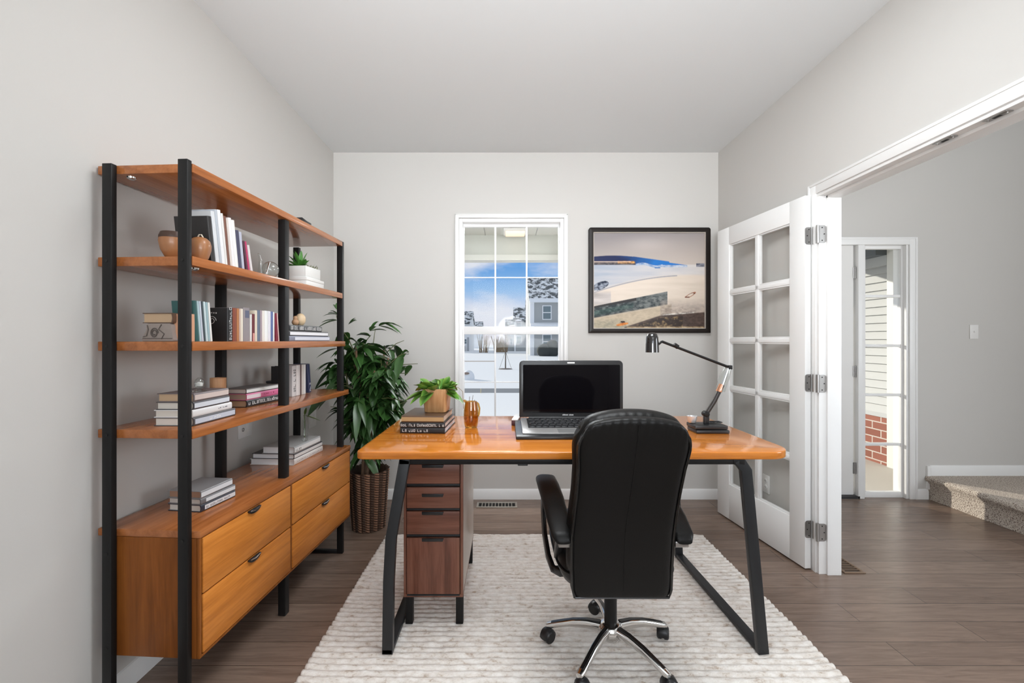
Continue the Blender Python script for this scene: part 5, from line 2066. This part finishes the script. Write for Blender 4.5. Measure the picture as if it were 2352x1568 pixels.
# star base
m = MB()
m.lathe([(0.046, 0.068), (0.050, 0.074), (0.048, 0.100), (0.040, 0.118), (0.030, 0.122)], n=28)
hub = m.build('base_hub', M_chrome, ch, sharp=50)
m = MB()
m.lathe([(0.028, 0.056), (0.030, 0.066), (0.028, 0.070)], n=20)
m.build('hub_underside', M_blackplastic, ch)
CA = [R(90), R(17), R(163), R(232), R(308)]
for a in CA:
    d = Vector((math.cos(a), math.sin(a), 0))
    s = Vector((-d.y, d.x, 0))
    prof_ = []
    for tt, z, w, h in ((0.030, 0.098, 0.034, 0.040), (0.09, 0.100, 0.030, 0.034), (0.15, 0.092, 0.028, 0.028), (0.20, 0.078, 0.028, 0.024), (0.240, 0.066, 0.030, 0.022), (0.256, 0.062, 0.024, 0.018)):
        ring = []
        for k in range(14):
            b_ = 2 * PI * k / 14
            cx_, cz_ = math.cos(b_), math.sin(b_)
            cx_ = math.copysign(abs(cx_) ** 0.65, cx_)
            cz_ = math.copysign(abs(cz_) ** 0.65, cz_)
            p = d * tt + s * (w / 2 * cx_) + Vector((0, 0, z + h / 2 * cz_))
            ring.append(tuple(p))
        prof_.append(ring)
    m = MB()
    m.rings(prof_)
    arm = m.build('base_arm', M_chrome, ch, sharp=60)
    m = MB()
    rs = []
    for tt, z, w, h in ((0.040, 0.098, 0.020, 0.040), (0.09, 0.100, 0.017, 0.034), (0.15, 0.092, 0.016, 0.028), (0.20, 0.078, 0.016, 0.024), (0.238, 0.066, 0.015, 0.022)):
        rs.append([tuple(d * tt + s * (w / 2 * q) + Vector((0, 0, z + h / 2 + zz))) for q, zz in ((-1, -0.003), (1, -0.003), (0.8, 0.002), (-0.8, 0.002))])
    m.rings(rs)
    m.build('arm_cap', pm('gloss_black_cap', (0.012, 0.011, 0.011), 0.18), arm)
    # caster
    e = d * 0.243
    ca = a + R(55)
    cd = Vector((math.cos(ca), math.sin(ca), 0))
    cs = Vector((-cd.y, cd.x, 0))
    wc = e + cd * 0.012
    m = MB()
    m.tube([tuple(e + Vector((0, 0, 0.060))), tuple(e + Vector((0, 0, 0.045)))], 0.008, 10)
    rs = []
    for k in range(9):
        b_ = PI * k / 8
        rs.append([tuple(wc + cd * (-(0.0285) * math.cos(b_)) + cs * q + Vector((0, 0, 0.027 + 0.0285 * math.sin(b_) + rr_))) for q, rr_ in ((-0.018, -0.004), (-0.012, 0.0), (0.012, 0.0), (0.018, -0.004), (0.012, -0.008), (-0.012, -0.008))])
    m.rings(rs)
    cst = m.build('caster', M_blackplastic, ch)
    for q in (-1, 1):
        m = MB()
        p0 = wc + cs * (q * 0.005) + Vector((0, 0, 0.0258))
        p1 = wc + cs * (q * 0.024) + Vector((0, 0, 0.0258))
        m.tube([tuple(p0), tuple(p0 + (p1 - p0) * 0.75), tuple(p1)], [0.0255, 0.0255, 0.019], 22)
        m.build('wheel', M_blackplastic, cst, 0.002)

m = MB()
m.lathe([(0.0245, 0.112), (0.0245, 0.25), (0.019, 0.252), (0.019, 0.335)], n=24)
m.build('gas_column', M_black, ch, sharp=50)
m = MB()
m.box(-0.10, 0.10, -0.12, 0.12, 0.318, 0.352)
mech = m.build('tilt_mechanism', M_blackplastic, ch, 0.01)
m = MB()
m.tube([(-0.06, 0.02, 0.335), (-0.17, 0.03, 0.325), (-0.22, 0.03, 0.322)], 0.006, 8)
m.build('height_lever', M_blackplastic, mech)

# seat
SX = 0.405


def superring(cx, cy, z, hx, hy, n=48, ex=0.45):
    pts = []
    for k in range(n):
        a = 2 * PI * k / n
        c_, s_ = math.cos(a), math.sin(a)
        pts.append((cx + hx * math.copysign(abs(c_) ** ex, c_), cy + hy * math.copysign(abs(s_) ** ex, s_), z))
    return pts


scx, scy = SX - HX, 1.775 - HY
m = MB()
m.rings([superring(scx, scy, z - RZ, hx, hy) for z, hx, hy in ((0.365, 0.17, 0.21), (0.372, 0.200, 0.24), (0.40, 0.212, 0.252), (0.44, 0.216, 0.256), (0.468, 0.208, 0.250), (0.482, 0.185, 0.23), (0.488, 0.12, 0.16))])
m.build('seat', M_leather, ch, sharp=80)
m = MB()
rg = superring(scx, scy, 0.420 - RZ, 0.2165, 0.2565)
m.tube(rg + rg[:2], 0.004, 8, cap=False)
m.build('seat_piping', M_leather, ch)

# back: outline as half width / centre / depth per height
LV = [  # z, cx, half width, y of the rear face
    (0.368, 0.396, 0.168, 1.487), (0.40, 0.396, 0.1745, 1.484), (0.48, 0.394, 0.176, 1.476), (0.588, 0.393, 0.177, 1.462),
    (0.663, 0.398, 0.1760, 1.450), (0.746, 0.406, 0.1760, 1.437), (0.828, 0.413, 0.180, 1.424), (0.90, 0.418, 0.189, 1.412),
    (0.945, 0.420, 0.1935, 1.404), (0.985, 0.420, 0.190, 1.398)]


def lv(z):
    for a, b_ in zip(LV, LV[1:]):
        if z <= b_[0]:
            t_ = (z - a[0]) / (b_[0] - a[0])
            return [a[i] + (b_[i] - a[i]) * t_ for i in range(1, 4)]
    return LV[-1][1:]


def ztop(u, zt, drop):
    return zt - drop * abs(u) ** 2.4


def outline(u, v, z0, zt, drop, grow=0.0):
    z = z0 + v * (ztop(u, zt, drop) - z0)
    cx_, hw, _ = lv(z)
    f = max(0.0, (abs(u) - 0.62) / 0.38) ** 2.6 * max(0.0, (v - 0.84) / 0.16) ** 2.2
    g = max(0.0, (abs(u) - 0.85) / 0.15) * max(0.0, (0.06 - v) / 0.06)
    return cx_ + u * (hw + grow - 0.030 * f - 0.003 * g), z - 0.022 * f


def pillow(z0, zt, drop, grow, yfun, rear, front, pw=6, nu=48, nv=64, wr=0.0, seed=1, pv=16):
    """closed cushion: yfun(z) is its mid plane, rear/front its bulge towards -y/+y"""
    m = MB()
    rng = random.Random(seed)
    A, B = [], []
    for j in range(nv + 1):
        ra, rb = [], []
        v = 0.5 - 0.5 * math.cos(PI * j / nv)
        for i in range(nu + 1):
            u = -1 + 2 * i / nu
            x, z = outline(u, v, z0, zt, drop, grow)
            vv = 2 * v - 1
            T = (max(0, 1 - abs(u) ** pw) ** 0.5) * (max(0, 1 - abs(vv) ** pv) ** 0.5)
            wrk = 0.0
            if wr:
                wrk = wr * T * (math.sin(u * 42 + 3 * math.sin(v * 9)) * max(0, (v - 0.86) / 0.14) * 0.9 + math.sin((u * 9 + v * 46)) * max(0, (abs(u) - .55)) * max(0, (0.3 - v)) * 4)
            y = yfun(z)
            ra.append(cw(x, y - rear * T - wrk, z))
            rb.append(cw(x, y + front * T, z))
        A.append(ra)
        B.append(rb)
    VA = [[m.v(p) for p in r] for r in A]
    VB = []
    for j in range(nv + 1):
        rw = []
        for i in range(nu + 1):
            edge = i in (0, nu) or j in (0, nv)
            rw.append(VA[j][i] if edge else m.v(B[j][i]))
        VB.append(rw)
    for j in range(nv):
        for i in range(nu):
            m.f([VA[j][i], VA[j][i + 1], VA[j + 1][i + 1], VA[j + 1][i]])
            m.f([VB[j][i + 1], VB[j][i], VB[j + 1][i], VB[j + 1][i + 1]])
    return m


def yr(z):
    return lv(min(z, 0.985))[2]


m = pillow(0.366, 1.003, 0.036, 0.0, lambda z: yr(z) + 0.026, 0.030, 0.012, 10, wr=0.0022, pv=70)
back = m.build('backrest', M_leather, ch, sharp=80)
m = pillow(0.430, 1.019, 0.050, 0.006, lambda z: yr(z) + 0.075, 0.050, 0.060, 5, wr=0.003, seed=3)
cush = m.build('back_cushion', M_leather, ch, sharp=80)
# piping along the rear panel
UE = 0.968
path = []


def pipe(u, v):
    x, z = outline(u, v, 0.366, 1.003, 0.036)
    path.append((x, yr(z) + 0.0065, z - 0.004))


for j in range(0, 41):
    pipe(-UE, 0.012 + 0.97 * j / 40)
for i in range(1, 48):
    pipe(-UE + 2 * UE * i / 48, 0.988)
for j in range(40, -1, -1):
    pipe(UE, 0.012 + 0.97 * j / 40)
path.append(path[0])
m = MB()
m.tube([cw(*p) for p in path], 0.0045, 8)
m.build('back_piping', pm('piping_leather', (0.008, 0.0075, 0.007), 0.2), back)
m = MB()
m.tube([cw(lv(z)[0] + 0.004, yr(z) - 0.0042, z) for z in [0.40 + 0.02 * k for k in range(30)]], 0.0011, 6)
m.build('centre_seam', M_leather, back)
# underside of the back, closing towards the seat
m = MB()
m.rings([superring(0.395 - HX, 1.565 - HY, z - RZ, hx, 0.045, 32, 0.5) for z, hx in ((0.352, 0.12), (0.366, 0.155), (0.44, 0.165))])
m.build('back_base', M_leather, ch, sharp=60)

# arms
for sg in (-1, 1):
    ax = 0.205 * sg
    cxa = 0.400

    def P(dx, Y, z):
        return cw(cxa + sg * dx, Y, z)
    m = MB()
    secs = []
    for (dx, Y, z, w, h) in ((0.206, 1.475, 0.588, 0.050, 0.022), (0.209, 1.50, 0.598, 0.072, 0.030), (0.213, 1.58, 0.622, 0.082, 0.036), (0.218, 1.70, 0.648, 0.088, 0.040), (0.224, 1.82, 0.660, 0.090, 0.041), (0.228, 1.91, 0.662, 0.086, 0.040), (0.230, 1.955, 0.652, 0.066, 0.034), (0.230, 1.972, 0.642, 0.034, 0.018)):
        ring = []
        for k in range(18):
            b_ = 2 * PI * k / 18
            c_, s_ = math.cos(b_), math.sin(b_)
            ring.append(P(dx + w / 2 * math.copysign(abs(c_) ** 0.7, c_), Y, z - 0.018 + h / 2 * math.copysign(abs(s_) ** 0.7, s_)))
        secs.append(ring)
    m.rings(secs)
    pad = m.build('armrest', M_leather, ch, sharp=70)
    m = MB()
    m.tube([P(0.206, 1.49, 0.565), P(0.214, 1.60, 0.592), P(0.220, 1.74, 0.612), P(0.228, 1.88, 0.612), P(0.232, 1.95, 0.592), P(0.234, 1.955, 0.55), P(0.236, 1.93, 0.49), P(0.236, 1.87, 0.42), P(0.228, 1.79, 0.365), P(0.215, 1.73, 0.345), P(0.190, 1.70, 0.345), P(0.150, 1.70, 0.350)], 0, rect=(0.030, 0.016), up=(1, 0, 0))
    m.build('arm_support', pm('gloss_black_cap', (0.012, 0.011, 0.011), 0.18), ch, 0.003)
    m = MB()
    a_, b_ = P(0.176, 1.482, 0.545), P(0.222, 1.520, 0.566)
    m.box(min(a_[0], b_[0]), max(a_[0], b_[0]), a_[1], b_[1], a_[2], b_[2])
    m.build('arm_bracket', M_steel, ch, 0.003)
    m = MB()
    m.tube([P(0.204, 1.53, 0.57), P(0.206, 1.60, 0.50), P(0.204, 1.66, 0.43)], 0, rect=(0.022, 0.030), up=(1, 0, 0))
    m.build('arm_strut', M_blackplastic, ch, 0.004)

# ------------------------------------------------------------------ tall plant in a woven basket
BX, BY = -0.925, 2.93
tp = thing('tall_plant', 'tall dark green leafy plant in a brown woven basket in the corner', 'potted plant', (BX, BY, 0))
nu, nv = 208, 170
rng = random.Random(9)
m = MB()
m.color((0.1, 0.05, 0.03))
rings = []
NC = 26
tone = [rng.uniform(0.55, 1.35) for _ in range(NC)]
for j in range(nv + 1):
    v = j / nv
    z = 0.002 + v * 0.385
    Rb = 0.102 + 0.026 * v
    ring = []
    for i in range(nu):
        a = 2 * PI * i / nu
        col = i * NC / nu
        ci = int(col)
        fr = col - ci
        ph = v * 24 + ci * 0.5
        bump = math.sin(PI * fr) ** 0.6
        knot = abs(math.sin(ph * PI + (fr - .5) * 1.6))
        r = Rb + 0.009 * bump * (0.25 + 0.75 * knot)
        k = tone[ci] * (0.5 + 2.6 * knot ** 3) if ci % 2 == 0 else tone[ci] * 0.42
        cvert = (0.115 * k, 0.060 * k, 0.036 * k)
        m.c = rgba(cvert)
        zz = z + (0.004 * math.sin(fr * PI) if j == nv else 0)
        ring.append(m.v((r * math.cos(a), r * math.sin(a), zz)))
    rings.append(ring)
for a_, b_ in zip(rings, rings[1:]):
    for i in range(nu):
        m.f([a_[i], a_[(i + 1) % nu], b_[(i + 1) % nu], b_[i]])
m.f(rings[0][::-1])
inner = [m.v((0.112 * math.cos(2 * PI * i / nu), 0.112 * math.sin(2 * PI * i / nu), 0.382)) for i in range(nu)]
for i in range(nu):
    m.f([rings[-1][i], rings[-1][(i + 1) % nu], inner[(i + 1) % nu], inner[i]])
low = [m.v((0.108 * math.cos(2 * PI * i / nu), 0.108 * math.sin(2 * PI * i / nu), 0.30)) for i in range(nu)]
for i in range(nu):
    m.f([inner[i], inner[(i + 1) % nu], low[(i + 1) % nu], low[i]])
m.build('woven_basket', vcol('woven_fibre', 0.7, 0.3, bump=0.3, bscale=260), tp, sharp=80)
m = MB()
m.lathe([(0.001, 0.318), (0.109, 0.312), (0.109, 0.300)], n=28)
m.build('soil', pm('soil', (0.05, 0.035, 0.025), 0.95), tp)

stems = []
for k in range(6):
    a = k * 2 * PI / 6 + 0.4
    r0 = 0.03 + 0.012 * (k % 2)
    pts = []
    top = 1.05 + 0.07 * (k % 3) + 0.05 * rng.random()
    for q in range(9):
        tt = q / 8
        rr_ = r0 * (1 - 0.6 * tt) + 0.11 * tt ** 2.2
        aa = a + 1.7 * tt
        pts.append((rr_ * math.cos(aa) + 0.01 * tt, rr_ * math.sin(aa), 0.305 + (top - 0.305) * tt))
    stems.append(pts)
    m = MB()
    m.tube(pts, [0.0125 * (1 - 0.055 * q) for q in range(9)], 9)
    m.build('stem', pm('stem_bark', (0.21, 0.125, 0.075), 0.7, bump=0.4, bscale=50), tp)
bs_ = MB()
twigs = []
for k in range(80):
    st = stems[k % 6]
    q = rng.uniform(3.6, 7.95)
    i = int(q)
    p = Vector(st[i]).lerp(Vector(st[i + 1]), q - i)
    a = rng.uniform(0, 2 * PI)
    e = rng.uniform(0.1, 1.1)
    l = rng.uniform(0.10, 0.27)
    dr = Vector((math.cos(a) * math.cos(e), math.sin(a) * math.cos(e) * 0.75, math.sin(e)))
    p2 = p + dr * l * 0.6
    p3 = p + dr * l + Vector((0, 0, -0.03))
    bs_.tube([p, p2, p3], [0.004, 0.003, 0.002], 6)
    twigs.append((p, p2, p3, dr))
bs_.build('twigs', pm('green_twig', (0.10, 0.11, 0.04), 0.6), tp)
m = MB()
m.color((0, 0, 0))
lv_n = 0
while lv_n < 980:
    if lv_n < 860:
        p, p2, p3, dr = twigs[rng.randrange(len(twigs))]
        tt = rng.random()
        base = p.lerp(p3, 0.25 + 0.75 * tt)
    else:
        st = stems[rng.randrange(6)]
        q = rng.uniform(1.8, 6.5)
        i = int(q)
        base = Vector(st[i]).lerp(Vector(st[i + 1]), q - i)
        dr = Vector((rng.uniform(-1, 1), rng.uniform(-1, 1), 0.2))
    a = rng.uniform(0, 2 * PI)
    d = Vector((math.cos(a), math.sin(a) * 0.8, rng.uniform(-0.55, 0.65))) + dr * 0.5
    # outwards
    L_ = rng.uniform(0.085, 0.165)
    W_ = L_ * rng.uniform(0.34, 0.50)
    dp = rng.uniform(0.5, 1.25)
    tip = base + d.normalized() * L_ + Vector((0, 0, -dp * L_))
    X, Y = BX + tip.x, BY + tip.y
    if X < -1.33 or Y > 3.40 or (X < -0.92 and Y < 2.72) or X > -0.68 or tip.z > 1.475 or (BX + base.x < -1.30):
        continue
    g_ = rng.uniform(0.45, 1.15)
    if rng.random() < 0.12:
        g_ *= 1.6
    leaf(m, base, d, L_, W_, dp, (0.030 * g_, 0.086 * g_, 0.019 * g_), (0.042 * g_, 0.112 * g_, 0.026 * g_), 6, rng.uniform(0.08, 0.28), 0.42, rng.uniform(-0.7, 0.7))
    lv_n += 1
# taller shoots at the top and a few stray leaves
for (px, py, dx, dz, L_) in ((778, 722, -0.9, 0.5, 0.10), (775, 712, -0.35, 0.9, 0.10), (775, 735, -0.7, 0.2, 0.12), (800, 745, 0.2, 0.8, 0.12), (870, 748, 0.9, 0.35, 0.16), (880, 742, 1.0, 0.1, 0.13), (850, 760, 0.5, 0.6, 0.15), (775, 800, -1, 0.25, 0.13), (905, 860, 0.8, -0.3, 0.13), (765, 830, -0.9, -0.1, 0.11), (765, 905, -0.9, -0.2, 0.13), (880, 930, 0.8, -0.2, 0.14), (860, 985, 0.6, 0.2, 0.12), (830, 1020, 0.5, 0.1, 0.13)):
    w = at(px, py, BY + 0.02)
    base = (w[0] - BX - 0.0, 0.02, w[2])
    for s_ in (0, 1, 2):
        leaf(m, base, (dx + rng.uniform(-.3, .3), rng.uniform(-.5, .3), dz + rng.uniform(-.3, .3)), L_ * rng.uniform(.8, 1.1), L_ * 0.3, 0.5, (0.040, 0.115, 0.024), (0.055, 0.145, 0.032), 6, 0.2, 0.42)
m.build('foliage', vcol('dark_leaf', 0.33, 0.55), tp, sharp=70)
m = MB()
for (px0_, py0_, px1_, py1_) in ((800, 900, 772, 720), (835, 900, 862, 755), (835, 960, 880, 935)):
    a_, b_ = at(px0_, py0_, BY), at(px1_, py1_, BY + 0.02)
    m.tube([(a_[0] - BX, 0, a_[2]), ((a_[0] + b_[0]) / 2 - BX + 0.01, 0.01, (a_[2] + b_[2]) / 2), (b_[0] - BX, 0.02, b_[2])], [0.006, 0.004, 0.002], 6)
m.build('shoots', pm('green_twig', (0.10, 0.11, 0.04), 0.6), tp)

# ------------------------------------------------------------------ light
def area(name, loc, rot, sx, sy, power, col=(1, 1, 1), spread=180):
    ld = bpy.data.lights.new(name, 'AREA')
    ld.shape = 'RECTANGLE'
    ld.size, ld.size_y = sx, sy
    ld.energy = power
    ld.color = col
    ld.spread = R(spread)
    o = bpy.data.objects.new(name, ld)
    o.location = loc
    o.rotation_euler = rot
    COL.objects.link(o)
    return o


area('rear_fill', (0.40, YR - 0.25, 1.88), (R(90), 0, 0), 2.3, 1.5, 45, (0.93, 0.97, 1.0))  # added fill light behind the opening in the rear wall
area('hall_fill', (3.2, YR - 0.25, 1.88), (R(90), 0, 0), 2.45, 1.5, 40, (0.93, 0.97, 1.0))  # added fill light at the unseen end of the hall
area('stair_fill', (4.9, 0.2, 1.7), (R(90), 0, R(90)), 1.9, 1.7, 84, (0.93, 0.97, 1.0))  # added light beyond the stairwell wall, brightening the office from the right
area('porch_fill', (0.04, 3.98, 2.46), (R(-28), 0, 0), 1.6, 0.6, 80, (0.96, 0.98, 1.0))  # added light hidden above the window, brightening desk and floor
# lights added outside the rear openings, aimed up to brighten the ceilings
area('ceiling_fill_rear', (0.40, YR - 0.75, 0.85), (R(90 + 26), 0, 0), 2.3, 1.0, 60, (0.93, 0.97, 1.0), 90)
area('ceiling_fill_hall', (3.2, YR - 0.75, 0.85), (R(90 + 26), 0, 0), 2.45, 1.0, 45, (0.93, 0.97, 1.0), 90)
# lamp turned up at the ceiling beside the viewer
fl = bpy.data.lights.new('bounce_lamp', 'SPOT')
fl.energy = 275
fl.spot_size = R(88)
fl.spot_blend = 1.0
fl.shadow_soft_size = 0.25
fl.color = (0.93, 0.97, 1.0)
fo = bpy.data.objects.new('bounce_lamp', fl)
fo.location = (0.10, -0.40, 1.42)
fo.rotation_euler = (Vector((0.20, 1.95, 2.735)) - Vector(fo.location)).to_track_quat('-Z', 'Y').to_euler()
COL.objects.link(fo)
# soft lights added under the ceiling, without fixtures, over and behind the viewer
for x, y, p in ((0.35, 1.40, 28), (0.35, -1.3, 7)):
    area('overhead_fill', (x, y, ZC - 0.012), (0, 0, 0), 0.85, 0.85, p, (0.93, 0.97, 1.0))
sd = bpy.data.lights.new('low_sun', 'SUN')
sd.energy = 3.7
sd.angle = R(0.8)
sd.color = (1.0, 0.93, 0.82)
so = bpy.data.objects.new('low_sun', sd)
dirv = Vector((0.69, -0.72, -0.27)).normalized()
so.rotation_euler = dirv.to_track_quat('-Z', 'Y').to_euler()
so.location = (-8, 12, 6)
COL.objects.link(so)

w = bpy.data.worlds.new('winter_sky')
SC.world = w
w.use_nodes = True
nt = w.node_tree
bg = nt.nodes['Background']
tc = N(nt, 'ShaderNodeTexCoord')
sx_ = N(nt, 'ShaderNodeSeparateXYZ')
nt.links.new(tc.outputs['Generated'], sx_.inputs[0])
rp = ramp(nt, [(0.0, srgb(240, 235, 240)), (0.05, srgb(228, 230, 244)), (0.115, srgb(160, 200, 244)), (0.18, srgb(84, 158, 232)), (0.30, srgb(140, 185, 236)), (0.6, (0.62, 0.65, 0.70))])
nt.links.new(sx_.outputs['Z'], rp.inputs['Fac'])
mp = N(nt, 'ShaderNodeMapping')
mp.inputs['Scale'].default_value = (1.0, 1.0, 2.6)
mp.inputs['Location'].default_value = (0.35, 0.0, 0.1)
no = N(nt, 'ShaderNodeTexNoise', i_Scale=4.2, i_Detail=6.0, i_Roughness=0.55)
nt.links.new(tc.outputs['Generated'], mp.inputs['Vector'])
nt.links.new(mp.outputs['Vector'], no.inputs['Vector'])
cr = ramp(nt, [(0.46, (0, 0, 0)), (0.66, (1, 1, 1))])
nt.links.new(no.outputs['Fac'], cr.inputs['Fac'])
mx = N(nt, 'ShaderNodeMix', data_type='RGBA')
mx.inputs[7].default_value = (*srgb(238, 240, 250), 1)
nt.links.new(cr.outputs['Color'], mx.inputs['Factor'])
nt.links.new(rp.outputs['Color'], mx.inputs[6])
nt.links.new(mx.outputs[2], bg.inputs['Color'])
bg.inputs['Strength'].default_value = 0.86

# ------------------------------------------------------------------ camera
cd_ = bpy.data.cameras.new('camera')
cd_.sensor_width = 36.0
cd_.lens = F / 2352 * 36.0
cd_.shift_x = (1176 - VX) / 2352
cd_.shift_y = -(784 - VY) / 2352
cd_.clip_start = 0.05
cd_.clip_end = 500
co = bpy.data.objects.new('camera', cd_)
co.location = (0, 0, H)
co.rotation_euler = (PI / 2, 0, 0)
COL.objects.link(co)
SC.camera = co
vs = SC.view_settings
vs.view_transform = 'Standard'
vs.look = 'None'
vs.gamma = 1.0
vs.use_curve_mapping = False
vs.exposure = 0.12
SC.cycles.use_denoising = True
SC.cycles.max_bounces = 12
SC.cycles.diffuse_bounces = 7
SC.cycles.glossy_bounces = 6
SC.cycles.transparent_max_bounces = 24
SC.cycles.transmission_bounces = 8
SC.cycles.sample_clamp_indirect = 6.0
SC.cycles.caustics_reflective = False
SC.cycles.caustics_refractive = False
